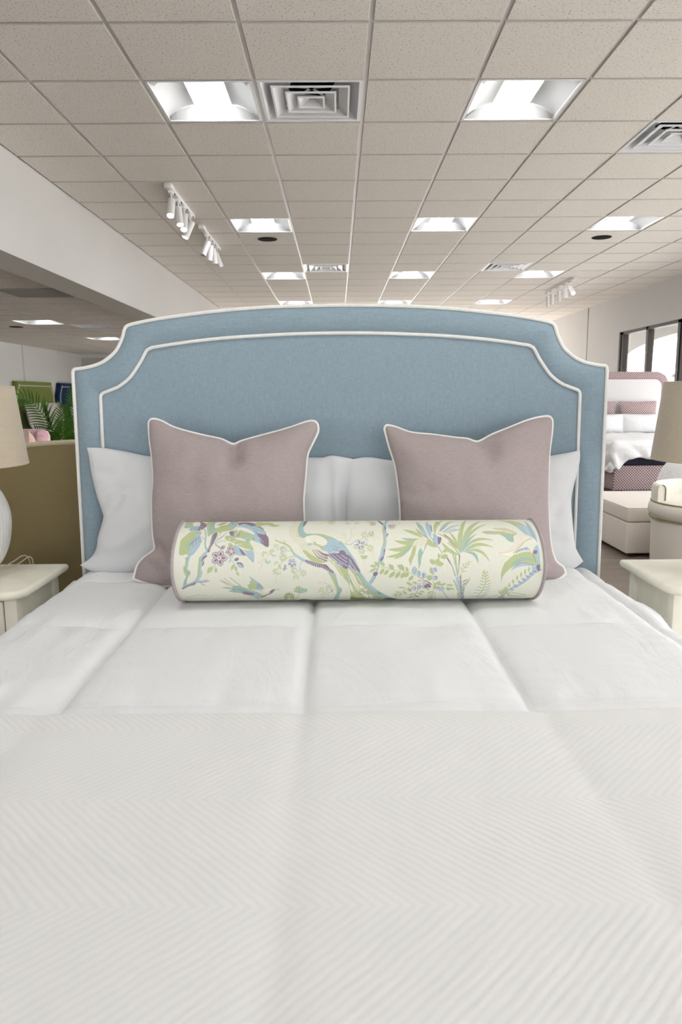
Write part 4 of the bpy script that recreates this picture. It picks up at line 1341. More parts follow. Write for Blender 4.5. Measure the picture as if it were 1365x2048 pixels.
SP-121,112 -115,108 -108,114 28,20|SP-107,107 -101,103 -94,109 28,20|SP-93,102 -87,98 -80,104 28,20|SP-143,104 -137,100 -130,106 28,20|SP-129,99 -123,95 -116,101 28,20|
SP-115,94 -109,90 -102,96 28,20|SP-101,89 -94,85 -88,91 28,20|SP-87,85 -80,81 -74,86 28,20|PP-110,97 -91,107 -75,101 -79,83 -103,85|
PL-181,98 -150,102 -110,89 -66,81 -66,30 -111,39 -150,62|SP-150,98 -122,70 -91,38 32,72|SP-134,94 -103,70 -66,38 32,72|SP-114,89 -87,74 -66,58 32,72|SP-165,94 -142,66 -115,32 32,72|
PM-108,171 -85,151 -58,113 -35,77 -15,31 -47,31 -74,85 -109,117|PB-108,151 -77,130 -50,89 -25,31 -58,46 -85,89 -109,101|PP-109,109 -89,113 -74,97 -81,85 -109,85|
PL-109,89 -74,89 -47,50 -19,2 8,-18 -16,-22 -62,7 -109,27|PP-109,58 -82,38 -59,14 -16,-22 -59,2 -86,19 -109,25|PP-62,89 -31,57 -8,22 8,-6 8,-18 -16,2 -39,42|
SP-101,89 -70,54 -31,6 40,56|SP-85,89 -54,50 -19,-6 40,56|SP-70,89 -43,54 -4,-6 40,56|PB-42,89 -17,53 4,6 -8,18 -31,57|
PG-109,15 -86,11 -62,11 -16,-18 12,-22 40,-61 72,-100 112,-144 162,-195 215,-265 177,-308 54,-308 -37,-291 -47,-162 -59,-89 -86,-43 -110,-13|
PB-102,11 -74,3 -63,-30 -59,-84 -78,-56 -94,-26|PK-62,11 -39,-14 -20,-43 -4,-75 9,-115 5,-162 -19,-114 -39,-74 -55,-30|
PM-12,-24 12,-20 47,-71 88,-121 137,-171 206,-246 149,-237 90,-186 56,-126 24,-75|PB8,-31 40,-66 72,-105 113,-151 89,-150 56,-110 24,-66|
PW-51,-84 -35,-109 -23,-162 -14,-211 -31,-162 -47,-137|PW-8,-89 20,-109 48,-132 49,-150 25,-137 5,-115|PW5,-162 25,-163 50,-185 82,-194 92,-251 59,-235 26,-193|
SW-31,-30 -8,-84 21,-163 32,16|SW-47,-43 -27,-99 -6,-211 32,16|SW-12,-39 20,-94 58,-194 32,16|SW-59,-10 -51,-74 -43,-137 32,16|SO-23,-35 0,-94 10,-193 24,16|
SO20,-84 49,-150 68,-250 24,16|SO-55,-30 -39,-104 -9,-233 24,16|SD22,-120 29,-133 37,-132 41,-122 44,24|SD11,-170 18,-187 27,-186 30,-172 44,24|
SD63,-209 70,-235 78,-233 82,-213 44,24|SD113,-219 121,-249 130,-246 132,-222 44,24|SD85,-218 92,-248 101,-245 104,-222 44,24|SD115,-164 122,-181 130,-179 134,-166 44,24|
PO-42,-210 -13,-233 23,-228 60,-250 134,-274 176,-283 62,-308 -41,-291|PD150,-262 189,-239 241,-280 202,-308|SG-115,3 -96,-30 -72,-70 112,40|SB-96,-9 -80,-43 -66,-74 80,40|
PG-173,51 -150,31 -127,7 -111,-21 -92,-43 -66,-56 -66,11 -111,19 -150,66 -177,82|SW-177,78 -158,31 -131,-13 48,20|SW-165,66 -138,19 -108,-43 48,20|SW-150,50 -119,11 -84,-47 48,20|
PP-177,90 -150,66 -115,35 -66,5 -65,89|SL-173,90 -138,58 -91,25 36,60|SL-154,90 -119,58 -66,22 36,60|SL-130,89 -95,62 -66,42 36,60|SL-103,89 -66,62 36,60|
ST-85,151 -69,164 -49,182 -42,216 -41,262 -57,283 36,24|ST-42,255 -21,268 -23,294 28,20|ST-47,201 -19,210 2,226 28,20|ST-73,164 -74,196 -84,211 -108,227 28,20|
ST-74,196 -70,232 28,20|ST-80,216 -86,238 28,20|ST-24,216 -26,232 28,20|ST-108,196 -84,196 28,20|SB-77,151 -41,150 -29,163 2,177 64,32|ST-29,163 -5,181 18,181 31,220 36,28|
LG41,211 62,201 62,0|LG38,208 44,181 62,0|LG35,208 20,186 62,0|LG33,213 10,213 62,0|LG35,217 22,242 62,0|LG38,217 46,248 62,0|LG41,214 62,224 62,0|LG79,226 88,248 72,0|
LG80,224 97,231 72,0|LG80,221 96,212 72,0|LG78,219 85,199 72,0|LG76,219 71,197 72,0|LG74,220 59,208 72,0|LG74,223 57,227 72,0|LG75,226 65,245 72,0|
ST50,195 82,199 114,194 131,175 24,16|ST82,195 101,173 20,20|ST37,215 67,220 24,24|LL47,167 65,167 50,0|LL45,164 54,147 50,0|LL42,164 32,147 50,0|LL40,167 22,167 50,0|
LL42,170 34,189 50,0|LL45,170 55,189 50,0|LL14,146 41,145 74,0|LP13,143 35,126 74,0|LL11,141 19,114 74,0|LP8,141 -1,114 74,0|LL6,143 -16,126 74,0|LP5,146 -22,146 74,0|
LL6,149 -15,166 74,0|LP8,150 1,179 74,0|LL11,150 20,179 74,0|LP13,149 36,166 74,0|LG46,152 61,142 50,0|LG44,151 51,133 50,0|LG42,151 37,132 50,0|LG41,152 26,140 50,0|
LG40,154 22,154 50,0|LG-12,134 -13,115 50,0|LG-14,135 -27,121 50,0|LG-15,137 -33,136 50,0|LG-15,140 -28,152 50,0|LG72,124 94,124 60,0|LG71,121 86,106 60,0|LG68,120 68,98 60,0|
LG65,121 50,106 60,0|LG64,124 43,124 60,0|LG66,127 51,143 60,0|LG68,128 69,151 60,0|LG71,127 87,143 60,0|ST76,116 87,96 81,76 24,16|LM22,108 43,108 58,0|LG21,106 36,91 58,0|
LM19,105 18,83 58,0|LG16,106 1,91 58,0|LM15,108 -6,109 58,0|LG16,111 2,127 58,0|LM19,112 19,134 58,0|LG21,111 36,126 58,0|ST26,100 32,77 32,30 32,24|LG36,80 57,76 60,0|
LG35,78 52,65 60,0|LG34,77 43,58 60,0|LG32,77 32,55 60,0|LG30,77 20,58 60,0|LG29,78 12,65 60,0|LG28,80 7,76 60,0|LG33,80 51,80 50,0|LG33,79 47,68 50,0|LG31,77 36,60 50,0|
LG29,77 23,60 50,0|LG28,79 13,68 50,0|LG27,80 9,81 50,0|LG-154,419 -127,364 60,0|LG-155,419 -134,325 60,0|LG-157,419 -146,307 60,0|LG-159,419 -160,303 60,0|LG-161,419 -174,313 60,0|
LG-162,419 -185,338 60,0|LG-163,419 -191,409 60,0|SG-230,319 -187,371 -158,419 32,32|LG-56,355 -48,310 56,0|LG-59,354 -63,304 56,0|LG-60,358 -75,322 56,0|LG-61,367 -80,368 56,0|
LG-60,378 -74,419 56,0|LG-2,365 16,364 56,0|LG-3,356 8,320 56,0|LG-5,353 -6,306 56,0|LG-7,356 -20,320 56,0|LG-8,365 -25,366 56,0|LP-26,419 -12,419 32,0|LP-27,419 -21,359 32,0|
LP-29,419 -37,360 32,0|LP-30,419 -44,419 32,0|
PB117,419 138,360 152,322 179,419 196,419 177,332 166,280 167,230 176,219 165,189 163,153 156,115 148,84 141,52 114,49 126,92 133,124 144,157 146,204 142,253 145,295 126,361|
PG150,287 154,241 155,194 152,153 144,115 144,153 148,204 144,253|PP123,419 142,360 154,317 146,312 129,346|PP161,303 167,273 161,235 167,230 157,259|
PP169,199 178,222 172,222 166,204|PP148,117 154,115 150,87 141,60 133,48 124,48 130,68 142,87|SL130,56 141,60 24,12|SL132,66 143,69 24,12|SL134,75 146,79 24,12|
SL136,84 148,88 24,12|SL138,94 150,98 24,12|PB116,64 146,87 133,52 118,17 110,-15 94,-49 71,-95 57,-85 75,-48 98,-7 110,21|PP126,60 144,80 133,52 126,48|
PP86,-17 110,-17 106,-36 86,-40|SP108,-19 94,-53 75,-90 40,24|LP97,359 119,344 36,0|LP97,354 115,321 36,0|LP96,350 109,305 36,0|LP94,348 102,295 36,0|LP93,347 93,291 36,0|
LP92,347 85,292 36,0|LP91,349 77,298 36,0|LP90,352 71,310 36,0|LP89,356 67,327 36,0|LP89,360 66,353 36,0|LP208,318 237,299 40,0|LP207,314 231,279 40,0|LP206,311 222,264 40,0|
LP204,309 211,255 40,0|LP202,308 200,252 40,0|LP200,309 188,254 40,0|LP199,310 178,262 40,0|LP198,313 171,275 40,0|LP197,317 166,294 40,0|LT91,383 117,382 40,0|
LT90,372 111,331 40,0|LT88,364 102,305 40,0|LT86,360 89,293 40,0|LT84,361 75,293 40,0|LT82,364 64,306 40,0|LT82,372 56,332 40,0|LT82,384 55,385 40,0|LP186,394 192,374 36,0|
LP197,347 204,338 36,0|LP210,320 217,313 36,0|LP229,368 236,356 36,0|LP242,334 248,327 36,0|LP186,312 193,305 36,0|LP204,354 211,344 36,0|LP217,325 224,318 36,0|
LP236,379 242,364 36,0|LP248,340 255,332 36,0|LP192,316 199,310 36,0|LP211,362 217,350 36,0|LP223,330 230,323 36,0|LP237,307 243,301 36,0|LP51,419 57,419 32,0|LP62,395 68,372 32,0|
LP73,356 79,344 32,0|LP89,419 95,408 32,0|LP100,375 106,360 32,0|LP58,348 64,337 32,0|LP74,419 79,384 32,0|LP84,364 90,351 32,0|LP100,419 106,419 32,0|LP57,391 63,370 32,0|
ST251,343 274,320 297,310 40,16|ST249,311 275,293 32,12|SG121,13 157,11 196,-4 235,-8 266,-10 306,-27 342,-42 32,32|SD342,-42 378,-69 411,-91 429,-103 28,28|LG102,17 65,23 160,0|
LG104,9 59,-17 168,0|LG121,17 90,45 208,0|LG147,15 130,50 216,0|LG204,-2 174,30 248,0|LG261,-6 225,28 240,0|LG286,-16 272,16 176,0|LG147,7 122,-32 216,0|LG174,-1 147,-34 216,0|
LG210,-12 175,-52 240,0|LG241,-12 212,-56 248,0|LG268,-14 244,-57 240,0|LG288,-19 265,-50 256,0|LG318,-38 290,-73 216,0|LB324,-33 315,15 272,0|LB352,-44 341,-7 232,0|
LB376,-60 376,-15 264,0|SP321,15 333,3 331,-17 324,-31 36,20|SP347,-9 357,-21 353,-42 36,20|SP376,-28 376,-58 36,20|SP243,28 258,16 261,-8 36,20|LG398,-65 426,-39 240,0|
LM402,-69 429,-56 160,0|SG286,-129 264,-159 249,-166 32,32|SP348,-97 371,-93 399,-95 32,32|SG348,-97 309,-112 286,-129 256,-159 32,32|LG315,-107 276,-82 192,0|
LG344,-95 312,-80 168,0|LG276,-126 230,-120 136,0|LT367,-78 343,-69 160,0|LT402,-83 367,-78 200,0|LG308,-160 290,-129 224,0|LL335,-141 310,-118 280,0|LL362,-135 344,-102 224,0|
LL388,-133 368,-100 240,0|LG286,-189 264,-156 200,0|LG255,-166 213,-162 120,0|LG241,-177 197,-200 120,0|LG255,-173 240,-211 160,0|LG232,-184 215,-229 136,0|LP421,-125 391,-95 240,0|
LG341,-174 293,-202 128,0|LO332,-208 291,-249 120,0|LG349,-167 378,-199 176,0|LG360,-154 389,-168 192,0|LO335,-198 365,-236 120,0|LG415,-148 395,-124 176,0|
SP325,-110 336,-129 332,-153 40,24|SP356,-103 363,-118 351,-141 344,-124 356,-103 40,24|SP380,-100 389,-119 378,-136 40,24|SP395,-98 417,-119 40,24|
SP294,-129 305,-141 304,-160 40,24|SO347,-141 339,-190 332,-271 32,32|LG434,-158 409,-168 104,0|LG436,-179 404,-204 104,0|LG439,-210 410,-238 96,0|LG443,-246 423,-297 96,0|
LG358,185 208,172 280,-220|LG350,178 166,117 300,-280|LG329,165 157,72 240,-280|LG309,152 200,58 200,-140|LM309,143 238,81 144,-60|LG378,187 264,255 264,72|
LM406,187 352,354 264,-56|LG391,192 341,264 200,-32|LB422,187 415,352 280,0|LB402,192 367,284 136,0|LM358,183 248,188 160,-80|
PK342,178 406,185 400,151 379,134 376,155 359,122 352,147 335,122 320,130 317,147|PG320,135 335,130 326,86 310,51 302,28 290,51 302,86|
PM350,110 363,122 373,98 391,147 400,151 377,98 363,66 358,28 345,28 343,82|PG290,63 322,86 306,47 300,18 294,39|PM346,86 365,86 358,39 347,1|ST337,156 327,122 24,12|
ST360,147 352,114 24,12|ST345,165 340,143 24,12|ST372,156 361,122 24,12|SP388,212 402,189 414,187 32,20|SP411,238 422,189 32,20|SP432,291 434,233 32,20|
SP410,182 404,164 395,142 32,20|PG399,147 406,182 430,164 428,132|ST409,173 429,155 20,20|LB419,193 412,343 270,0|LB398,187 386,256 207,0|LG449,212 480,360 207,-52|
LG475,232 593,368 187,-114|LG448,226 537,419 176,-93|LB480,232 542,312 187,-41|LB494,225 630,305 135,-135|LB504,218 630,254 124,-83|LW437,215 582,107 259,-239|
LB452,219 451,135 311,0|LG396,152 461,129 207,0|LG402,169 466,129 156,0|SP486,240 535,301 31,21|SP495,229 550,254 581,258 31,21|SP435,314 436,233 31,21|SP451,205 452,151 31,21|
SP466,199 465,157 31,21|SP427,190 442,157 451,140 31,21|SP390,209 403,187 414,187 31,21|PP465,189 486,189 478,157 464,143|
PP499,218 523,198 546,174 564,145 582,107 553,134 529,162 512,192|LG458,225 582,102 135,-156|PB437,215 456,205 461,135 449,140|LG418,375 431,419 36,0|LG424,369 438,419 36,0|
LG430,364 442,404 36,0|LG436,360 446,384 36,0|LG441,355 451,371 36,0|LG447,351 456,361 36,0|LG453,347 461,353 36,0|LG459,344 466,345 36,0|SP468,390 481,327 492,291 26,26|
LG583,79 483,160 239,-135|LG586,92 532,239 187,73|LG586,92 668,403 228,-156|LG589,92 752,363 270,-259|LG596,92 779,314 187,-311|LM602,97 700,220 135,-124|LG602,97 796,168 187,-415|
LG607,97 784,124 207,-322|LG612,102 760,37 176,-363|LM612,99 692,27 187,-270|LG586,92 591,231 207,0|SB586,92 600,150 640,231 62,26|SB602,99 640,144 695,178 62,26|
SB609,99 659,122 710,122 62,26|SB591,92 628,179 684,253 62,26|SG583,79 559,118 519,156 104,62|SP586,79 582,51 580,26 41,41|SP583,84 579,33 578,-29 41,26|
SM541,113 550,66 557,26 52,52|SG558,92 559,26 62,62|SM545,84 559,23 574,-46 52,52|SG560,84 567,18 577,-52 67,47|SP463,129 484,92 31,31|SP506,67 534,26 36,41|
SP512,67 539,18 561,-46 41,36|SG450,24 435,-17 432,-68 443,-112 41,31|SG482,92 463,62 453,27 41,41|LG485,98 524,116 207,0|LG473,67 517,72 239,0|LG466,62 462,93 135,0|
LG499,82 517,77 104,0|LG445,27 410,57 290,0|LG450,29 463,59 311,0|LG448,27 493,31 280,0|LG474,72 517,79 207,0|LG464,85 466,57 124,0|LG431,-34 415,12 259,0|LL433,-20 448,9 311,0|
LG427,-59 393,-44 290,0|LL431,-50 460,-59 311,0|LG443,-112 451,-86 228,0|LG483,-103 457,-93 207,0|LG452,-102 476,-77 207,0|LG476,-113 510,-90 176,0|LG509,-106 555,-107 176,0|
LG521,-127 566,-143 176,0|LM515,-120 534,-155 187,0|LL449,-134 471,-116 259,0|LL478,-159 487,-116 270,0|LG445,-142 444,-99 207,0|SP435,6 448,-7 446,-20 41,26|
SP439,-42 454,-53 448,-71 41,26|SP463,-113 472,-127 460,-142 456,-123 41,26|SP487,-120 501,-131 493,-159 41,26|SP493,-154 519,-205 551,-284 41,26|LP395,-92 423,-126 228,0|
LP385,-102 398,-133 156,0|SD384,-70 407,-83 429,-102 41,41|LL382,-22 389,-56 156,0|SO442,-142 436,-186 448,-308 26,26|LG434,-167 402,-181 83,21|LG434,-167 459,-177 73,-21|
LG436,-184 406,-203 83,21|LG436,-184 461,-195 73,-21|LG438,-204 410,-230 83,21|LG438,-204 463,-218 73,-21|LO441,-229 417,-275 83,21|LO441,-229 467,-248 73,-21|
LO446,-267 422,-308 83,21|LO446,-267 475,-308 73,-21|SG593,-24 610,7 636,38 658,40 36,21|LG610,7 602,36 62,0|LG620,23 618,41 62,0|LG633,33 638,48 62,0|LG610,7 636,12 62,0|
LG623,23 646,28 62,0|LG598,-13 592,13 67,0|LG598,-19 621,-14 67,0|SM552,-69 574,-121 604,-213 627,-308 73,93|SB572,-52 593,-128 627,-308 93,73|SB634,-70 616,-144 627,-308 62,73|
LP585,-63 594,-30 67,0|LB584,-81 561,-49 73,0|LP602,-88 631,-64 62,0|LP588,-84 595,-48 67,0|LB587,-103 565,-68 73,0|LP604,-110 629,-84 62,0|LP590,-106 598,-68 67,0|
LB590,-127 568,-89 73,0|LP607,-134 626,-106 62,0|LP594,-130 600,-89 67,0|LG594,-153 572,-112 73,0|LP610,-162 625,-130 62,0|LP598,-157 603,-111 67,0|LG599,-185 577,-136 73,0|
LP614,-196 624,-157 62,0|LP603,-189 607,-136 67,0|LG606,-227 582,-164 73,0|LP622,-244 624,-189 62,0|LP611,-233 611,-164 67,0|LG620,-308 588,-199 73,0|LP632,-308 626,-234 62,0|
LG609,-136 648,-52 124,0|LB614,-128 640,-76 73,0|LM608,-169 610,-88 83,0|LG606,-213 578,-178 73,0|LD620,-269 633,-213 62,0|LG609,-227 581,-195 73,0|LD620,-269 631,-227 62,0|
LG611,-244 583,-215 73,0|LD620,-269 629,-245 62,0|LG615,-268 587,-240 73,0|LD620,-269 629,-269 62,0|SG725,-7 735,-53 739,-95 726,-162 707,-238 52,73|LG731,-33 717,-13 73,-26|
LG731,-33 746,-13 73,26|LG732,-50 713,-32 73,-26|LG732,-50 753,-30 73,26|LG734,-68 709,-52 73,-26|LG734,-68 760,-48 73,26|LG735,-88 705,-72 73,-26|LG735,-88 768,-67 73,26|
LG738,-108 701,-94 73,-26|LG738,-108 776,-87 73,26|LM733,-130 691,-117 73,-26|LM733,-130 778,-109 73,26|LM729,-155 682,-143 73,-26|LM729,-155 779,-132 73,26|
LM725,-183 675,-173 73,-26|LM725,-183 778,-158 73,26|LM723,-221 669,-211 73,-26|LM723,-221 778,-190 73,26|LM725,-215 766,-181 52,0|LM716,-226 763,-196 52,0|LM708,-239 761,-213 52,0|
LM700,-256 759,-234 52,0|PB1027,25 1047,32 1048,-7 1015,-39 978,-85 933,-125 887,-164 863,-252 843,-281 860,-183 892,-132 943,-91 984,-44|LB1027,4 1033,41 124,0|
LL1027,4 1064,-11 83,0|LP1028,-1 1062,-14 47,0|LB1006,-9 1010,27 124,0|LL1006,-9 1041,-24 83,0|LP1006,-14 1039,-27 47,0|LG985,-23 986,13 124,0|LL985,-23 1019,-39 83,0|
LP985,-28 1017,-42 47,0|LG964,-39 964,-3 124,0|LL964,-39 997,-55 83,0|LP964,-44 996,-58 47,0|LG943,-56 941,-21 124,0|LL943,-56 976,-73 83,0|LP943,-62 974,-77 47,0|
LG923,-77 919,-42 124,0|LL923,-77 955,-95 83,0|LP924,-83 954,-99 47,0|LG904,-102 897,-65 124,0|LL904,-102 936,-121 83,0|LP905,-108 934,-126 47,0|LG886,-131 877,-92 124,0|
LL886,-131 917,-154 83,0|LP887,-139 916,-159 47,0|LG869,-168 857,-124 124,0|LL869,-168 902,-196 83,0|LP871,-177 901,-203 47,0|LG856,-218 839,-162 124,0|LL856,-218 895,-276 83,0|
LP859,-233 900,-308 47,0|PP1027,9 1047,30 1049,-17 1039,-17|LG866,-218 821,-154 114,0|LG870,-210 832,-143 114,0|LG874,-203 844,-133 114,0|LG878,-196 855,-122 114,0|
LG882,-189 867,-113 114,0|LG888,-194 909,-234 83,0|LG892,-188 907,-160 73,0|LG904,-198 925,-235 83,0|LG907,-189 925,-169 73,0|LG921,-204 941,-235 83,0|LG921,-189 942,-179 73,0|
LG938,-209 957,-235 83,0|LG936,-189 960,-189 73,0|LG955,-214 973,-236 83,0|LG950,-189 978,-201 73,0|LG972,-220 989,-236 83,0|LG965,-190 996,-214 73,0|LG989,-226 1004,-237 83,0|
LG980,-190 1016,-229 73,0|SD773,-277 796,-231 837,-198 21,21|LD836,-251 866,-218 73,0|
PG852,385 896,365 936,357 976,324 1003,284 1020,241 1026,194 1034,147 1004,188 970,227 944,275 907,325|PB951,285 993,284 1016,249 1028,206 1041,141 1017,169 992,207 963,242|
PB1015,355 1034,304 1046,241 1051,187 1044,141 1031,193 1018,257|SP972,331 1001,275 1023,206 1041,138 31,21|SL998,284 1020,220 1037,163 31,21|SL932,339 964,295 992,234 31,21|
SP1013,284 1031,220 1042,146 31,26|SW901,365 951,331 987,284 1014,213 31,21|PT795,260 837,263 873,263 911,243 940,217 930,204 888,228 838,240|
PG728,230 765,238 816,235 868,232 906,214 937,214 913,195 904,165 879,171 861,189 833,208 793,215 751,216|PM829,215 869,208 908,198 905,156 873,165 858,189|
PL746,214 793,219 828,212 792,209|SW787,248 839,243 886,221 41,26|PU937,214 982,207 1011,197 993,182 953,147 924,120 882,100 830,90 807,90 857,105 895,131 915,170|
PW978,182 1015,191 1042,163 1043,135 1002,170 962,136 923,99 891,79 880,66 840,77 810,89 861,90 908,105 941,136|
PK925,131 965,164 1010,187 1026,164 997,170 956,136 923,99 891,89 908,105|ST810,90 861,94 914,115 953,153 1004,186 31,21|SG896,89 934,120 974,158 1019,181 62,31|
ST815,87 850,72 885,66 26,26|PL912,89 939,112 975,120 995,109 964,104 933,97|SP909,87 933,107 960,117 986,123 36,21|SP970,115 990,109 1001,96 26,16|
PG849,24 869,49 911,79 953,94 994,96 1018,73 1042,42 1042,23|PM890,38 921,69 962,84 1003,78 1032,42 992,53 951,53 920,38|PB930,23 951,30 986,30 1012,23|
PB1012,99 1027,125 1046,138 1050,98 1047,22 1027,37 1015,68|PP1012,99 1035,106 1036,88 1023,78 1025,58 1015,68|PP1020,63 1027,43 1023,48|
PG854,41 890,71 911,81 1038,81 1047,40 1032,25 1002,43 966,43 920,26 885,5 855,-21 835,-54 831,-87 825,-37 834,11|PM882,21 915,51 961,63 1007,55 1037,32 1002,45 961,48 920,31|
PL890,3 920,28 956,33 991,22 1027,17 986,16 946,12 910,2 883,-13|SP900,10 930,28 961,32 991,22 1027,19 31,21|SP1010,81 1022,50 1024,37 31,31|PB1028,81 1049,80 1047,32 1035,30|
"""
INK = dict(G=lin(183, 193, 146), B=lin(170, 194, 204), L=lin(180, 192, 212), P=lin(142, 124, 142), M=lin(162, 188, 178), W=lin(232, 230, 218),
           T=lin(206, 199, 172), D=lin(104, 102, 108), O=lin(138, 148, 108), K=lin(220, 218, 198), N=lin(214, 202, 202), U=lin(226, 218, 206))
CLOTH = lin(224, 224, 210)
BXC, BYC, BZC, BR, BHL = 0.059, 2.12, 0.812, 0.12, 0.54
TW, TH = 2180, 1508


def smooth2(pts, closed, n):
    m = len(pts)
    out = []
    for i in range(m if closed else m - 1):
        g = (lambda k: pts[k % m]) if closed else (lambda k: pts[max(0, min(m - 1, k))])
        p0, p1, p2, p3 = g(i - 1), g(i), g(i + 1), g(i + 2)
        for j in range(n):
            t = j / n
            out.append(tuple(0.5 * (2 * p1[k] + (p2[k] - p0[k]) * t + (2 * p0[k] - 5 * p1[k] + 4 * p2[k] - p3[k]) * t * t + (3 * p1[k] - p0[k] - 3 * p2[k] + p3[k]) * t ** 3) for k in (0, 1)))
    if not closed:
        out.append(pts[-1])
    return out


def ribbon(p, w0, w1):
    n = len(p)
    A, B_ = [], []
    for i, (x, y) in enumerate(p):
        a, c = p[max(0, i - 1)], p[min(n - 1, i + 1)]
        dx, dy = c[0] - a[0], c[1] - a[1]
        l = math.hypot(dx, dy) or 1
        w = max(1.3, (w0 + (w1 - w0) * i / (n - 1))) / 2
        A.append((x - dy / l * w, y + dx / l * w))
        B_.append((x + dy / l * w, y - dx / l * w))
    return A + B_[::-1]


def leaf_shape(a, c, w, bend):
    dx, dy = c[0] - a[0], c[1] - a[1]
    l = math.hypot(dx, dy) or 1
    nx, ny = dy / l, -dx / l
    A, B_ = [], []
    for i in range(10):
        t = i / 9
        k = math.sin(PI * t) ** 0.8 * w / 2
        bb = bend * math.sin(PI * t)
        A.append((a[0] + dx * t + nx * (bb + k), a[1] + dy * t + ny * (bb + k)))
        B_.append((a[0] + dx * t + nx * (bb - k), a[1] + dy * t + ny * (bb - k)))
    return A + B_[::-1]


def paint_cloth():
    img = np.empty((TH, TW, 3), np.float32)
    img[:] = CLOTH[:3]
    shapes = []
    for it in PRINT.replace('\n', '').split('|'):
        it = it.strip()
        if not it:
            continue
        kind, ink = it[0], it[1]
        p = [tuple(float(q) for q in t.split(',')) for t in it[2:].split()]
        if kind == 'P':
            poly = smooth2(p, True, 3)
        elif kind == 'S':
            poly = ribbon(smooth2(p[:-1], False, 4), p[-1][0] / 10, p[-1][1] / 10)
        else:
            poly = leaf_shape(p[0], p[1], p[2][0] / 10, p[2][1] / 10)
        shapes.append((INK[ink][:3], np.array(poly)))
    for turn in (754, 0):        # the repeat on the far side of the roll first
        for ink, poly in shapes:
            x = poly[:, 0] + TW / 2
            y = poly[:, 1] + turn
            x0, x1 = int(max(0, math.floor(x.min()))), int(min(TW - 1, math.ceil(x.max())))
            y0, y1 = int(math.floor(y.min())), int(math.ceil(y.max()))
            if x1 <= x0 or y1 < y0:
                continue
            px = np.arange(x0, x1 + 1) + 0.5
            for row in range(y0, y1 + 1):
                yy = row + 0.5
                ya, yb = y, np.roll(y, -1)
                hit = (ya <= yy) != (yb <= yy)
                if not hit.any():
                    continue
                xa, xb = x[hit], np.roll(x, -1)[hit]
                xs = np.sort(xa + (yy - ya[hit]) / (yb[hit] - ya[hit]) * (xb - xa))
                inside = (np.searchsorted(xs, px) % 2) == 1
                img[row % TH, x0:x1 + 1][inside] = ink
    return img


img = paint_cloth()
blur = img.copy()
for ax in (0, 1):
    blur = (np.roll(blur, 1, ax) + 2 * blur + np.roll(blur, -1, ax)) / 4
nu3 = 850
us = np.linspace(-BHL * 2000, BHL * 2000, nu3)
vrow = np.concatenate([np.linspace(-330, 440, 330, endpoint=False), np.linspace(440, 1508 - 330, 110, endpoint=False)])
nv3 = len(vrow)
ang = vrow / 2000.0 / BR
uu, aa = np.meshgrid(us / 2000.0, ang, indexing='ij')
endk = np.clip((np.abs(uu) - (BHL - 0.03)) / 0.03, 0, 1)
rr = BR * (1 - 0.012 * endk ** 2)
# the roll sags a little where it lies
xx = uu * (1 - 0.020 * np.sin(aa) ** 2 * (np.abs(uu) / BHL) ** 6)
pos = np.stack([xx, -np.cos(aa) * rr, np.sin(aa) * rr], -1).reshape(-1, 3)
ii = np.clip((us + TW / 2).astype(int), 0, TW - 1)
jj = np.floor(vrow).astype(int) % TH
colr = blur[jj][:, ii].transpose(1, 0, 2).reshape(-1, 3)
bol = thing('bolster', 'long cream bolster printed with a peacock, palms and leaves', 'bolster pillow', (BXC, BYC, BZC))
idx = np.arange(nu3 * nv3).reshape(nu3, nv3)
nxt = np.roll(idx, -1, axis=1)
faces = np.stack([idx[:-1], nxt[:-1], nxt[1:], idx[1:]], -1).reshape(-1, 4)
me = bpy.data.meshes.new('printed_cover')
me.vertices.add(len(pos))
me.vertices.foreach_set('co', pos.astype(np.float32).ravel())
me.loops.add(faces.size)
me.loops.foreach_set('vertex_index', faces.astype(np.int32).ravel())
me.polygons.add(len(faces))
me.polygons.foreach_set('loop_start', np.arange(0, faces.size, 4, dtype=np.int32))
me.polygons.foreach_set('use_smooth', np.ones(len(faces), bool))
ca = me.color_attributes.new('print', 'FLOAT_COLOR', 'POINT')
ca.data.foreach_set('color', np.concatenate([colr, np.ones((len(colr), 1))], 1).astype(np.float32).ravel())
me.update(calc_edges=True)
me.validate()


def print_mat():
    m, nt, b = new_mat('printed_cotton')
    b.inputs['Roughness'].default_value = 0.75
    b.inputs['Specular IOR Level'].default_value = 0.2
    at = N(nt, 'ShaderNodeVertexColor')
    at.layer_name = 'print'
    n1 = N(nt, 'ShaderNodeTexNoise', Scale=600.0, Detail=2.0)
    L(nt, coords(nt, (1, 0.2, 0.2)), n1.inputs['Vector'])
    mx = N(nt, 'ShaderNodeMix')
    mx.data_type = 'RGBA'
    mx.blend_type = 'MULTIPLY'
    mx.inputs['Factor'].default_value = 1.0
    L(nt, at.outputs['Color'], mx.inputs['A'])
    L(nt, ramp(nt, n1.outputs['Fac'], [(0.3, (0.95, 0.95, 0.95, 1)), (0.7, (1.03, 1.03, 1.03, 1))]), mx.inputs['B'])
    L(nt, mx.outputs['Result'], b.inputs['Base Color'])
    return m


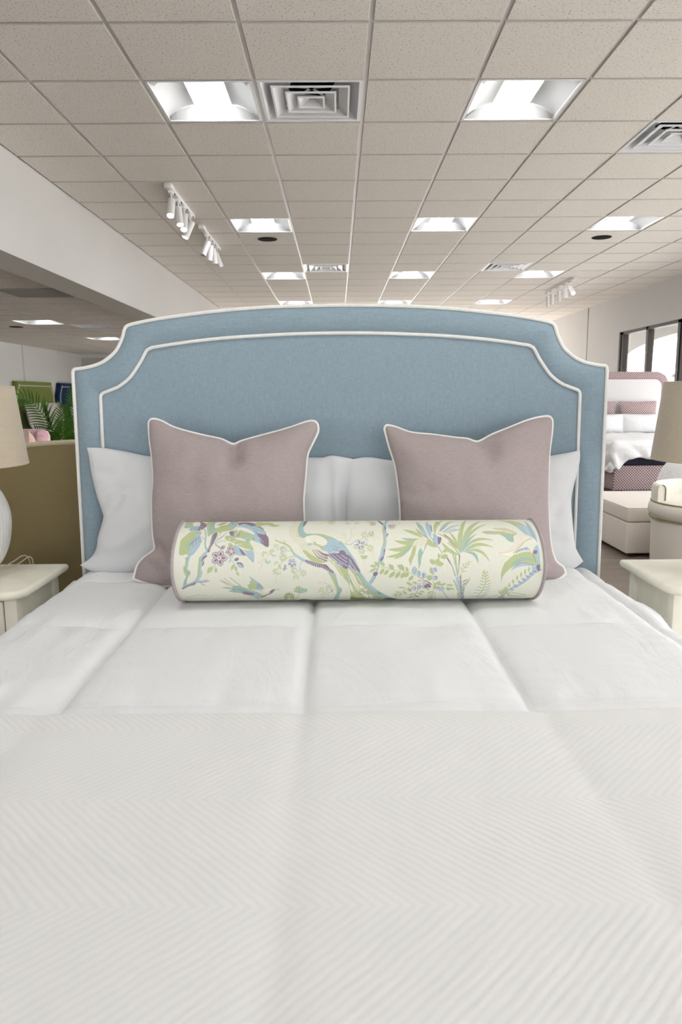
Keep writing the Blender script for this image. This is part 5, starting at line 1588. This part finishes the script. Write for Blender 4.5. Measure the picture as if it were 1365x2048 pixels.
M['print'] = print_mat()
me.materials.append(M['print'])
o = bpy.data.objects.new('printed_cover', me)
COL.objects.link(o)
o.parent = bol
M['cloth'] = plain('cream_cotton', CLOTH, 0.8, var=0.01)
for s in (-1, 1):
    end = MB()
    n = 48
    prof = [(BR * 0.985, 0), (BR * 0.9, 0.008), (BR * 0.6, 0.014), (BR * 0.25, 0.015), (0.0008, 0.014)]
    vs, fs = [], []
    for r_, dx in prof:
        for k in range(n):
            a = 2 * PI * k / n
            vs.append((s * (BHL * (1 - 0.020 * math.sin(a) ** 2) + dx), -math.cos(a) * r_, math.sin(a) * r_))
    for q in range(len(prof) - 1):
        for k in range(n):
            l = (k + 1) % n
            fs.append((q * n + k, q * n + l, (q + 1) * n + l, (q + 1) * n + k))
    end.add(vs, fs)
    end.build('end_cap', M['cloth'], bol)
    rg = MB()
    rg.tube([(s * BHL * (1 - 0.020 * math.sin(2 * PI * k / 64) ** 2), -math.cos(2 * PI * k / 64) * BR, math.sin(2 * PI * k / 64) * BR) for k in range(64)], 0.005, 8, closed=True)
    rg.build('end_piping', M['grey_piping'], bol)


# ---------------------------------------------------------------- nightstands and lamps
def nightstand(label, x0, x1, group):
    y0, y1, zt = 2.215, 2.627, 0.69
    xm, ym = (x0 + x1) / 2, (y0 + y1) / 2
    t = thing('nightstand', label, 'nightstand', (xm, ym, 0), 0, group)
    w, d = (x1 - x0) / 2, (y1 - y0) / 2
    c = 0.05
    poly = [(-w, d), (-w, -d + c), (-w + 0.012, -d + c * 0.5), (-w + c * 0.5, -d + 0.012), (-w + c, -d), (w - c, -d), (w - c * 0.5, -d + 0.012), (w - 0.012, -d + c * 0.5), (w, -d + c), (w, d)]
    MB().prism(poly, zt - 0.03, zt, 0.0125, 4).build('top', M['cream_paint'], t)
    wi, di = w - 0.03, d - 0.03
    bd = MB()
    bd.box(-wi + 0.012, wi - 0.012, -di + 0.012, d - 0.03, 0.10, zt - 0.03)
    bd.build('body', M['cream_paint'], t, smooth=False)
    for sx in (-1, 1):
        for sy in (-1, 1):
            a = sx * (wi - 0.021)
            bb = sy * (di - 0.021) if sy < 0 else d - 0.048
            lg = MB().rbox(a - 0.021, a + 0.021, bb - 0.021, bb + 0.021, 0.12, zt - 0.03, 0.004, 2)
            lg.tube([(a, bb, 0.125), (a, bb, 0.0)], 0.019, 12, r1=0.012)
            lg.build('leg', M['cream_paint'], t)
    for k, (za, zb) in enumerate(((0.40, zt - 0.037), (0.135, 0.39))):
        dr = MB().rbox(-wi + 0.045, wi - 0.045, -di - 0.004, -di + 0.014, za, zb, 0.004, 2).build('drawer', M['cream_paint'], t)
        MB().lathe([(0.001, 0.028), (0.014, 0.026), (0.017, 0.018), (0.008, 0.008), (0.008, 0.0)], n=16).build('knob', M['knob'], dr)
        kn = [ch for ch in dr.children][0]
        kn.rotation_euler = (PI / 2, 0, 0)
        kn.location = (0, -di - 0.004, (za + zb) / 2)
    MB().box(-wi + 0.0425, wi - 0.0425, -di + 0.0105, -di + 0.0125, 0.125, zt - 0.031).build('gap', M['seam'], t, smooth=False)
    return t


nightstand('cream painted nightstand on the left side of the bed', -1.70, -1.02, 'cream nightstands')
nightstand('cream painted nightstand on the right side of the bed', 1.068, 1.748, 'cream nightstands')


def lamp(label, x, y, rb, rt_, group, rbase):
    z0 = 0.69
    t = thing('table_lamp', label, 'lamp', (x, y, z0), 0, group)
    sh = MB()
    sh.lathe([(rb, 0.395), (rt_, 0.655)], n=64)
    sh.lathe([(rt_ - 0.004, 0.655), (rb - 0.004, 0.395)], n=64)
    so_ = sh.build('lamp_shade', M['shade'], t)
    rm = MB()
    for r_, z in ((rb - 0.002, 0.395), (rt_ - 0.002, 0.655)):
        rm.tube([(r_ * math.cos(2 * PI * k / 64), r_ * math.sin(2 * PI * k / 64), z) for k in range(64)], 0.003, 6, closed=True)
    rm.build('shade_rim', M['shade'], so_)
    k = rbase / 0.162
    MB().lathe([(0.001, 0.008), (0.075 * k, 0.008), (0.085 * k, 0.02), (0.122 * k, 0.05), (0.150 * k, 0.11), (0.162 * k, 0.185), (0.156 * k, 0.25), (0.125 * k, 0.315), (0.07 * k, 0.352), (0.03, 0.362), (0.001, 0.363)], n=240, ribs=60, rib_amp=0.010, smooth_to=70).build('lamp_base', M['ceramic'], t)
    MB().lathe([(0.001, 0.0), (0.095 * k, 0.0), (0.095 * k, 0.012), (0.08 * k, 0.013)], n=48).build('plinth', M['ceramic'], t)
    st = MB()
    st.tube([(0, 0, 0.36), (0, 0, 0.47)], 0.011, 10)
    st.tube([(0, 0, 0.47), (0, 0, 0.53)], 0.02, 12)
    st.build('socket', M['knob'], t)
    hp = MB()
    for a in range(3):
        hp.tube([(0, 0, 0.64), (rt_ * math.cos(a * 2.094), rt_ * math.sin(a * 2.094), 0.652)], 0.002, 6)
    hp.tube([(0, 0, 0.47), (0.05, 0, 0.55), (0.03, 0, 0.62), (0, 0, 0.645), (-0.03, 0, 0.62), (-0.05, 0, 0.55), (0, 0, 0.47)], 0.002, 6)
    hp.build('harp', M['knob'], t)
    return t


lp = lamp('table lamp with a beige drum shade on the left nightstand', -1.30, 2.41, 0.235, 0.207, 'beige shaded table lamps', 0.162)
cd = MB()
for off, lift in ((0.0, 0.0), (0.012, -0.012)):
    pts = catmull([(0.02 + off, 0.09, 0.004), (0.07 + off, 0.13, 0.008 + lift * 0), (0.10 + off, 0.165, 0.022 + lift), (0.115 + off, 0.195, 0.034 + lift), (0.125 + off, 0.222, 0.024), (0.128 + off, 0.235, -0.03), (0.128 + off, 0.24, -0.3), (0.128 + off, 0.26, -0.68)], 90)
    cd.tube(pts, 0.0024, 8)
cd.build('cord', M['cord'], lp)
lamp('table lamp with a beige drum shade on the right nightstand', 1.342, 2.41, 0.2545, 0.227, 'beige shaded table lamps', 0.128)


# ---------------------------------------------------------------- cushions and background beds
def cushion_mb(w, h, t, n=20, bulge=2.2):
    """soft cushion standing in the XZ plane, thickness along Y, bottom at z=0"""
    mb_ = MB()
    for sgn in (-1, 1):
        def fn(i, j, sgn=sgn):
            u, v = 2 * i / (n - 1) - 1, 2 * j / (n - 1) - 1
            k = ((1 - abs(u) ** bulge) * (1 - abs(v) ** bulge)) ** 0.55
            pin = 1 - 0.05 * (1 - abs(v) ** 2) * abs(u) ** 3
            pin2 = 1 - 0.06 * (1 - abs(u) ** 2) * abs(v) ** 3
            return (u * w / 2 * pin * sgn, -sgn * t / 2 * k * -1 if sgn > 0 else -t / 2 * k, h / 2 + v * h / 2 * pin2)
        mb_.grid(fn, n, n)
    return mb_


def cushion(label, name, w, h, t, mat, loc, rx=0.0, rz=0.0, group=None, cat='pillow'):
    o = cushion_mb(w, h, t).build(name, mat, angle=75)
    o.location = loc
    o.rotation_euler = (rx, 0, rz)
    return tag(o, label, cat, group)


def outline_board(mb_, pts, y0, y1, r=0.01):
    return mb_.prism(pts, y0, y1, r, 2, axis='Y')


# tan basket-weave headboard behind the left nightstand
t = thing('headboard', 'brown basket-weave headboard with a curved cream-edged top behind the left lamp', 'headboard', (-1.12, 3.2, 0))
hw = 0.83
top = [(hw * (1 - 2 * k / 32), 0.955 + 0.155 * (1 - abs(1 - 2 * k / 32) ** 2.2)) for k in range(33)]
MB().prism([(-hw, 0.06), (hw, 0.06)] + top, 0.0, 0.09, 0.012, 3, axis='Y').build('panel', M['tan'], t)
tp = MB()
edge = [(hw, 0.0, 0.06)] + [(x, 0.0, z) for x, z in top] + [(-hw, 0.0, 0.06)]
tp.tube([(x * 1.0, 0.006, z) for x, y, z in edge], 0.012, 8)
tp.build('piping', M['tan_trim'], t)
ws = MB()
ws.grid(lambda i, j: (top[i][0], -0.001 + 0.092 * j, top[i][1] + 0.002), 33, 2)
ws.build('top_welt', M['tan_trim'], t)
for s in (-1, 1):
    MB().box(s * 0.7 - 0.03, s * 0.7 + 0.03, 0.02, 0.07, 0, 0.07).build('leg', M['dark_wood'], t, smooth=False)

# pink trellis daybed further back
t = thing('daybed', 'pink patterned daybed with a rounded wing, beyond the brown headboard', 'daybed', (-2.75, 4.6, 0))
path = [(-0.85, 0.60)] + [(0.50 + 0.17 * math.sin(k * PI / 16), 0.60 - 0.17 * (1 - math.cos(k * PI / 16))) for k in range(9)] + [(0.67, -0.05)]
bk = MB()
for k in range(len(path) - 1):
    pass


def wall_sweep(path, th, z0, top_fn, mb_):
    n = len(path)
    vs = []
    for k, (x, y) in enumerate(path):
        a, c = path[max(0, k - 1)], path[min(n - 1, k + 1)]
        d = Vector((c[0] - a[0], c[1] - a[1])).normalized()
        nx, ny = -d.y, d.x
        z1 = top_fn(k / (n - 1))
        e = th / 2
        for (o_, z) in ((-e, z0), (-e, z1 - e), (-e * 0.7, z1 - e * 0.3), (0, z1), (e * 0.7, z1 - e * 0.3), (e, z1 - e), (e, z0)):
            vs.append((x + nx * o_, y + ny * o_, z))
    fs = []
    for k in range(n - 1):
        for q in range(6):
            fs.append((k * 7 + q, (k + 1) * 7 + q, (k + 1) * 7 + q + 1, k * 7 + q + 1))
    fs.append(tuple(range(7)))
    fs.append(tuple((n - 1) * 7 + q for q in range(6, -1, -1)))
    mb_.add(vs, fs)


wall_sweep(path, 0.09, 0.12, lambda u: 1.085 - 0.35 * max(0, (u - 0.80) / 0.2) ** 2, bk)
bk.build('wing_back', M['pink'], t)
MB().rbox(-0.85, 0.62, -1.15, 0.55, 0.15, 0.42, 0.02).build('base', M['pink'], t)
MB().rbox(-0.83, 0.60, -1.12, 0.53, 0.42, 0.62, 0.05, 4).build('mattress', M['duvet'], t)
for sx in (-0.78, 0.55):
    for sy in (-1.08, 0.48):
        MB().box(sx - 0.025, sx + 0.025, sy - 0.025, sy + 0.025, 0, 0.16).build('leg', M['dark_wood'], t, smooth=False)
cushion('ruffled peach cushion in the corner of the pink daybed', 'throw_pillow', 0.30, 0.47, 0.13, M['peach'], (-2.15, 4.93, 0.615), -0.05, -1.15, None, 'cushion')
cushion('pale grey cushion leaning on the back of the pink daybed', 'throw_pillow', 0.50, 0.48, 0.14, M['pale_pillow'], (-2.50, 5.06, 0.615), -0.10, 0, None, 'cushion')
cushion('white oval cushion at the front of the pink daybed', 'throw_pillow', 0.40, 0.44, 0.12, M['pillow'], (-2.285, 4.74, 0.615), -0.05, -1.3, None, 'cushion')


def wall_bed(name, label, x, y, w, mat, trim, cat='bed'):
    """bed whose headboard stands at the left wall, foot toward +X"""
    t = thing(name, label, cat, (x, y, 0), PI / 2)
    h = w / 2
    half = [(h, 0.10), (h, 1.22), (h, 1.31), (h - 0.03, 1.40), (h - 0.10, 1.49), (h - 0.145, 1.58), (h - 0.155, 1.645)]
    poly = half + [(-a, c) for a, c in half[::-1]]
    hd = MB().prism(poly, -0.10, -0.005, 0.012, 2, axis='Y').build('headboard', mat, t)
    tr = MB()
    inn = [(a - 0.09, c - (0.09 if c > 1.6 else 0)) for a, c in half]
    line = inn + [(-a, c) for a, c in inn[::-1]]
    tr.tube([(a, -0.103, c) for a, c in line], 0.009, 6)
    tr.build('nail_trim', trim, hd)
    MB().rbox(-h, h, -2.10, -0.10, 0.12, 0.36, 0.02).build('base', mat, t)
    MB().rbox(-h + 0.02, h - 0.02, -2.08, -0.12, 0.36, 0.60, 0.05, 4).build('mattress', M['duvet'], t)
    for sx in (-1, 1):
        for sy in (-2.02, -0.2):
            MB().box(sx * (h - 0.08) - 0.03, sx * (h - 0.08) + 0.03, sy - 0.03, sy + 0.03, 0, 0.13).build('leg', M['dark_wood'], t, smooth=False)
    return t


wall_bed('bed', 'olive green bed with a scooped headboard against the side room wall', -6.59, 15.58, 2.06, M['green_fabric'], M['nickel'])
wall_bed('bed', 'navy blue bed with a scooped headboard beside the olive green bed', -6.59, 17.74, 1.80, M['navy_fabric'], M['nickel'])
for k, (yy, lab) in enumerate(((15.02, 'pale grey pillow on the near half of the olive green bed'), (16.08, 'pale grey pillow on the far half of the olive green bed'))):
    cushion(lab, 'bed_pillow', 0.80, 0.62, 0.2, M['pale_pillow'], (-6.22, yy, 0.60), -0.2, PI / 2, 'pale pillows on the olive green bed')
cushion('white pillow leaning on the navy blue headboard', 'bed_pillow', 0.80, 0.5, 0.2, M['pillow'], (-6.22, 17.4, 0.60), -0.2, PI / 2)


# palm in the side room
def frond(parent, pts, llen, n=26, droop=0.35, seed=0):
    rnd = random.Random(seed)
    P = catmull(pts, n + 4)
    mb_ = MB()
    mb_.mi = 1
    mb_.tube(P, 0.008, 6, r1=0.003)
    mb_.mi = 0
    for i in range(4, n + 4):
        t = (i - 4) / (n - 1)
        p = P[i]
        d = (P[min(n + 3, i + 1)] - P[i - 1]).normalized()
        side = d.cross(Vector((0, 1, 0.15))).normalized()
        ln = llen * (0.45 + 0.55 * math.sin(PI * min(1, 0.18 + t * 0.85)))
        for s in (-1, 1):
            fw = 0.55 + 0.5 * t
            dr = (d * fw + side * s * 1.0 + Vector((0, rnd.uniform(-0.25, 0.25), 0))).normalized()
            w = 0.0075
            pv = [p]
            q = p.copy()
            dd = dr.copy()
            for k in range(4):
                q = q + dd * (ln / 4)
                dd = (dd + Vector((0, 0, -droop * (0.25 + 0.25 * k)))).normalized()
                pv.append(q.copy())
            up = dr.cross(d)
            if up.length < 1e-4:
                up = Vector((0, 0, 1))
            wv = up.cross(dr).normalized()
            if abs(wv.y) > 0.9:
                wv = d
            vs = []
            for k, a in enumerate(pv):
                ww = w * (0.5, 1.0, 0.95, 0.6, 0.05)[k]
                vs += [a - wv * ww, a + wv * ww]
            mb_.add(vs, [(2 * k, 2 * k + 1, 2 * k + 3, 2 * k + 2) for k in range(4)])
    return mb_.build('frond', [M['leaf'], M['stem']], parent, angle=180)


pl = thing('potted_palm', 'green palm standing between the pink daybed and the navy bed', 'plant', (-2.40, 6.3, 0))
MB().lathe([(0.001, 0.0), (0.15, 0.0), (0.17, 0.02), (0.20, 0.36), (0.19, 0.38), (0.18, 0.36), (0.001, 0.34)], n=32).build('pot', M['pot'], pl)
B0 = (0, 0, 0.36)
fr_list = [
    ([B0, (-0.03, 0, 0.70), (-0.10, 0, 1.00), (-0.20, -0.02, 1.20), (-0.30, -0.04, 1.30), (-0.43, -0.05, 1.31)], 0.20),
    ([B0, (0.01, -0.05, 0.65), (0.02, -0.08, 0.95), (0.03, -0.10, 1.12), (0.05, -0.12, 1.23)], 0.17),
    ([B0, (0.03, 0.05, 0.80), (0.045, 0.10, 1.10), (0.05, 0.12, 1.27), (0.055, 0.14, 1.37)], 0.17),
    ([B0, (0.05, 0.02, 0.75), (0.15, 0.03, 1.02), (0.30, 0.02, 1.15), (0.45, 0, 1.16)], 0.19),
    ([B0, (-0.05, 0.05, 0.62), (-0.16, 0.08, 0.86), (-0.30, 0.08, 0.98), (-0.44, 0.06, 0.97)], 0.18),
    ([B0, (-0.02, -0.10, 0.62), (-0.05, -0.16, 0.84), (-0.06, -0.22, 0.98), (-0.06, -0.30, 1.02)], 0.18),
    ([B0, (0.05, -0.08, 0.60), (0.12, -0.14, 0.80), (0.20, -0.18, 0.92), (0.30, -0.22, 0.92)], 0.17),
    ([B0, (0.0, -0.12, 0.55), (0.02, -0.20, 0.72), (0.03, -0.26, 0.84), (0.04, -0.33, 0.86)], 0.17),
    ([B0, (-0.08, -0.06, 0.58), (-0.14, -0.10, 0.74), (-0.20, -0.14, 0.86), (-0.28, -0.18, 0.88)], 0.17),
    ([B0, (0.06, 0.12, 0.66), (0.14, 0.22, 0.92), (0.18, 0.32, 1.05), (0.22, 0.42, 1.05)], 0.18),
    ([B0, (-0.06, 0.12, 0.70), (-0.10, 0.22, 0.95), (-0.12, 0.32, 1.08), (-0.14, 0.44, 1.10)], 0.18)]
for k, (p, ll) in enumerate(fr_list):
    frond(pl, p, ll, 36, 0.34, k)

# ---------------------------------------------------------------- right side: trellis bed
LX0, LX1, LYF, LYH = 3.33, 4.84, 8.52, 10.50
lb = thing('bed', 'trellis-print upholstered bed by the window on the right', 'bed', ((LX0 + LX1) / 2, 9.5, 0))
lcx, lcy = (LX0 + LX1) / 2, 9.5
W2 = (LX1 - LX0) / 2


def rr_poly(w, z0, z1, r, n=10):
    p = [(-w, z0), (w, z0)]
    p += [(w - r + r * math.cos(k * PI / 2 / n), z1 - r + r * math.sin(k * PI / 2 / n)) for k in range(n + 1)]
    p += [(-w + r - r * math.sin(k * PI / 2 / n), z1 - r + r * math.cos(k * PI / 2 / n)) for k in range(n + 1)]
    return p


hb2 = MB().prism(rr_poly(W2, 0.12, 1.625, 0.20), LYH - lcy, LYH - lcy + 0.10, 0.02, 3, axis='Y').build('headboard', M['lattice'], lb)
MB().prism(rr_poly(W2 - 0.105, 0.2, 1.52, 0.11), LYH - lcy - 0.012, LYH - lcy + 0.02, 0.01, 2, axis='Y').build('inner_panel', M['panel_white'], hb2)
pp_ = rr_poly(W2 - 0.105, 0.2, 1.52, 0.11)[1:]
MB().tube([(x, LYH - lcy - 0.004, z) for x, z in pp_], 0.007, 6).build('piping', M['red_piping'], hb2)
MB().rbox(-W2, W2 - 0.02, LYF - lcy, LYH - lcy, 0.153, 0.452, 0.015).build('base', M['lattice'], lb)
MB().rbox(-W2 + 0.02, W2 - 0.04, LYF - lcy + 0.02, LYH - lcy - 0.02, 0.452, 0.64, 0.03, 4).build('mattress', M['navy_quilt'], lb)
for sx in (-W2 + 0.12, 0.0, W2 - 0.14):
    for sy in (LYF - lcy + 0.10, LYH - lcy - 0.12):
        MB().box(sx - 0.03, sx + 0.03, sy - 0.03, sy + 0.03, 0, 0.16).build('leg', M['dark_wood'], lb, smooth=False)

dv = MB()
nd, md_ = 70, 80


def duv(i, j):
    # u across (left drape at -1 .. right), v from head (0) to foot drape (1)
    x = LX0 - 0.42 + (LX1 - LX0 + 0.40) * i / (nd - 1)
    v = j / (md_ - 1)
    ytop0, yf = LYH - 0.45, LYF - 0.0
    length = 1.55 + 0.25
    run = v * (ytop0 - yf + 0.26)
    y = ytop0 - run
    z = 0.735 + 0.02 * nz(x * 4, run * 4, 2) + 0.012 * nz(x * 11, run * 6, 4)
    over = run - (ytop0 - yf)
    left = max(0.0, LX0 - x)
    over = max(0.0, over)
    reach = math.hypot(left, over)
    drop = 0.0
    if reach > 0:
        xs = max(0.0, (x - LX0) / 0.16)
        hang = 0.19 + 0.18 * max(0, 1 - xs) ** 1.1 + 0.018 * nz(x * 7, 0, 6)
        drop = min(hang, hang * (over / 0.26)) if left == 0 else min(0.37, 0.85 * left + over * 1.2 * max(0.0, 1 - left / 0.42))
        push = 0.035 * min(1, reach / 0.05) + 0.02 * drop / 0.3 * math.sin(x * 30 + y * 20)
        if over > 0:
            y = yf - push * over / reach
        if left > 0:
            x = LX0 - push * left / reach
    z -= drop
    return (x, y, z)


dv.grid(duv, nd, md_)
o = dv.build('duvet', M['duvet'], angle=180)
mdv = o.modifiers.new('thickness', 'SOLIDIFY')
mdv.thickness = 0.03
mdv.offset = -1.0
tag(o, 'white duvet spilling over the foot of the trellis-print bed', 'duvet')
cushion('white pillow laid in front on the right side of the trellis-print bed', 'bed_pillow', 0.72, 0.30, 0.24, M['duvet'], (4.38, 10.12, 0.73), -0.15, 0, 'white pillows on the trellis bed')
cushion('white pillow laid in front on the left side of the trellis-print bed', 'bed_pillow', 0.72, 0.30, 0.24, M['duvet'], (3.72, 10.12, 0.73), -0.15, 0, 'white pillows on the trellis bed')
cushion('trellis-print pillow on the right side of the trellis-print bed', 'throw_pillow', 0.56, 0.50, 0.14, M['lattice_pillow'], (4.37, 10.36, 0.71), -0.12, 0.06, 'trellis pillows')
cushion('trellis-print pillow on the left side of the trellis-print bed', 'throw_pillow', 0.56, 0.50, 0.14, M['lattice_pillow'], (3.76, 10.36, 0.71), -0.12, -0.05, 'trellis pillows')

# storage bench
bn = thing('storage_bench', 'oatmeal upholstered storage bench beside the cream barrel chair', 'bench', (2.72, 6.13, 0))
MB().rbox(-0.395, 0.395, -0.515, 0.515, 0.03, 0.285, 0.012).build('box', M['bench_fabric'], bn)
ld = MB()
ld.rbox(-0.398, 0.398, -0.518, 0.518, 0.288, 0.40, 0.016, 4)
ld.build('lid', M['bench_fabric'], bn)
tpm = MB()
tpm.grid(lambda i, j: (-0.39 + 0.78 * i / 20, -0.51 + 1.02 * j / 20, 0.398 + 0.02 * ((1 - abs(i / 10 - 1) ** 4) * (1 - abs(j / 10 - 1) ** 4))), 21, 21)
tpm.build('cushion_top', M['bench_fabric'], bn)
pi_ = MB()
pi_.tube([(-0.392, -0.512, 0.400), (0.392, -0.512, 0.400), (0.392, 0.512, 0.400), (-0.392, 0.512, 0.400)], 0.005, 6, closed=True)
pi_.build('piping', M['bench_fabric'], bn)
for sx in (-1, 1):
    for sy in (-1, 1):
        MB().box(sx * 0.33 - 0.025, sx * 0.33 + 0.025, sy * 0.45 - 0.025, sy * 0.45 + 0.025, 0, 0.035).build('foot', M['dark_wood'], bn, smooth=False)

# barrel armchair
ch = thing('barrel_armchair', 'cream barrel armchair with green piping behind the right nightstand', 'armchair', (2.735, 5.12, 0))
MB().lathe([(0.001, 0.02), (0.385, 0.02), (0.395, 0.05), (0.405, 0.385), (0.38, 0.405), (0.001, 0.41)], n=64).build('base', M['cream_fabric'], ch)
MB().lathe([(0.001, 0.402), (0.36, 0.402), (0.405, 0.415), (0.428, 0.45), (0.43, 0.485), (0.418, 0.515), (0.40, 0.53), (0.30, 0.545), (0.001, 0.55)], n=64, smooth_to=50).build('seat_cushion', M['cream_fabric'], ch)
pi_ = MB()
for r_, z in ((0.413, 0.527), (0.418, 0.412)):
    pi_.tube([(r_ * math.cos(2 * PI * k / 72), r_ * math.sin(2 * PI * k / 72), z) for k in range(72)], 0.005, 6, closed=True)
pi_.build('cushion_piping', M['green_piping'], ch)
bw = MB()
pth = [(0.385 * math.cos(a), 0.385 * math.sin(a)) for a in [PI * (1.02 - 1.04 * k / 36) for k in range(37)]]
wall_sweep(pth, 0.055, 0.40, lambda u: 0.655, bw)
bw.build('wrap_back', M['cream_fabric'], ch)
pi_ = MB()
for s in (0, -1):
    x, y = pth[s]
    sg = 1 if s == 0 else -1
    pi_.tube([(x + sg * 0.026, y - 0.003, 0.53), (x + sg * 0.026, y - 0.003, 0.625), (x + sg * 0.018, y - 0.003, 0.645), (x, y - 0.003, 0.655)], 0.0045, 6)
pi_.build('arm_piping', M['green_piping'], ch)
MB().lathe([(0.001, 0.0), (0.30, 0.0), (0.30, 0.02), (0.001, 0.021)], n=32).build('swivel_base', M['dark_wood'], ch)

# white rounded pouf
pf = thing('pouf', 'white rounded pouf half hidden behind the cream barrel armchair', 'pouf', (3.60, 6.95, 0))
MB().lathe([(0.001, 0.0), (0.38, 0.0), (0.405, 0.05), (0.41, 0.40), (0.395, 0.50), (0.35, 0.60), (0.28, 0.675), (0.18, 0.72), (0.08, 0.735), (0.001, 0.737)], n=144, ribs=24, rib_amp=0.012, smooth_to=60).build('body', M['duvet'], pf)
MB().lathe([(0.001, 0.745), (0.02, 0.742), (0.028, 0.735), (0.02, 0.73)], n=16).build('button', M['duvet'], pf)

# outside: shrubs and a low building across the lot
hd_ = MB()
rnd = random.Random(4)
for k in range(3):
    pass
for k, (x, y, r_, h_) in enumerate(((17.0, 25.0, 1.6, 1.5), (18.5, 29.0, 1.8, 1.7), (16.0, 34.0, 1.5, 1.6))):
    bb = bmesh.new()
    bmesh.ops.create_icosphere(bb, subdivisions=4, radius=1)
    for v in bb.verts:
        n_ = 1 + 0.18 * noise.noise(v.co * 3 + Vector((k * 7, 0, 0))) + 0.10 * noise.noise(v.co * 9)
        v.co = Vector((v.co.x * r_ * n_, v.co.y * r_ * n_, max(-0.62, v.co.z * n_) * h_ * 0.62 + h_ * 0.37))
    o = MB().bm(bb).build('shrub', M['hedge'], loc=(0, 0, 0), angle=180)
    o.location = (x, y, -0.05)
    tag(o, 'green shrub outside the window, ' + ('nearest to the arcade' if k == 0 else 'second from the arcade' if k == 1 else 'farthest from the arcade'), 'shrub', 'shrubs outside')
blg = thing('building', 'pale low building across the lot, seen through the window', 'building', (34, 40, -0.06))
MB().box(-6, 6, -22, 22, 0, 2.7).build('wall', M['stucco'], blg, smooth=False)
MB().box(-6.3, 6.3, -22.3, 22.3, 2.7, 2.95).build('roof_edge', M['dark_metal'], blg, smooth=False)
for k in range(6):
    MB().box(-6.03, -5.97, -18 + k * 6.5, -15 + k * 6.5, 0.7, 2.1).build('window', M['dark_metal'], blg, smooth=False)
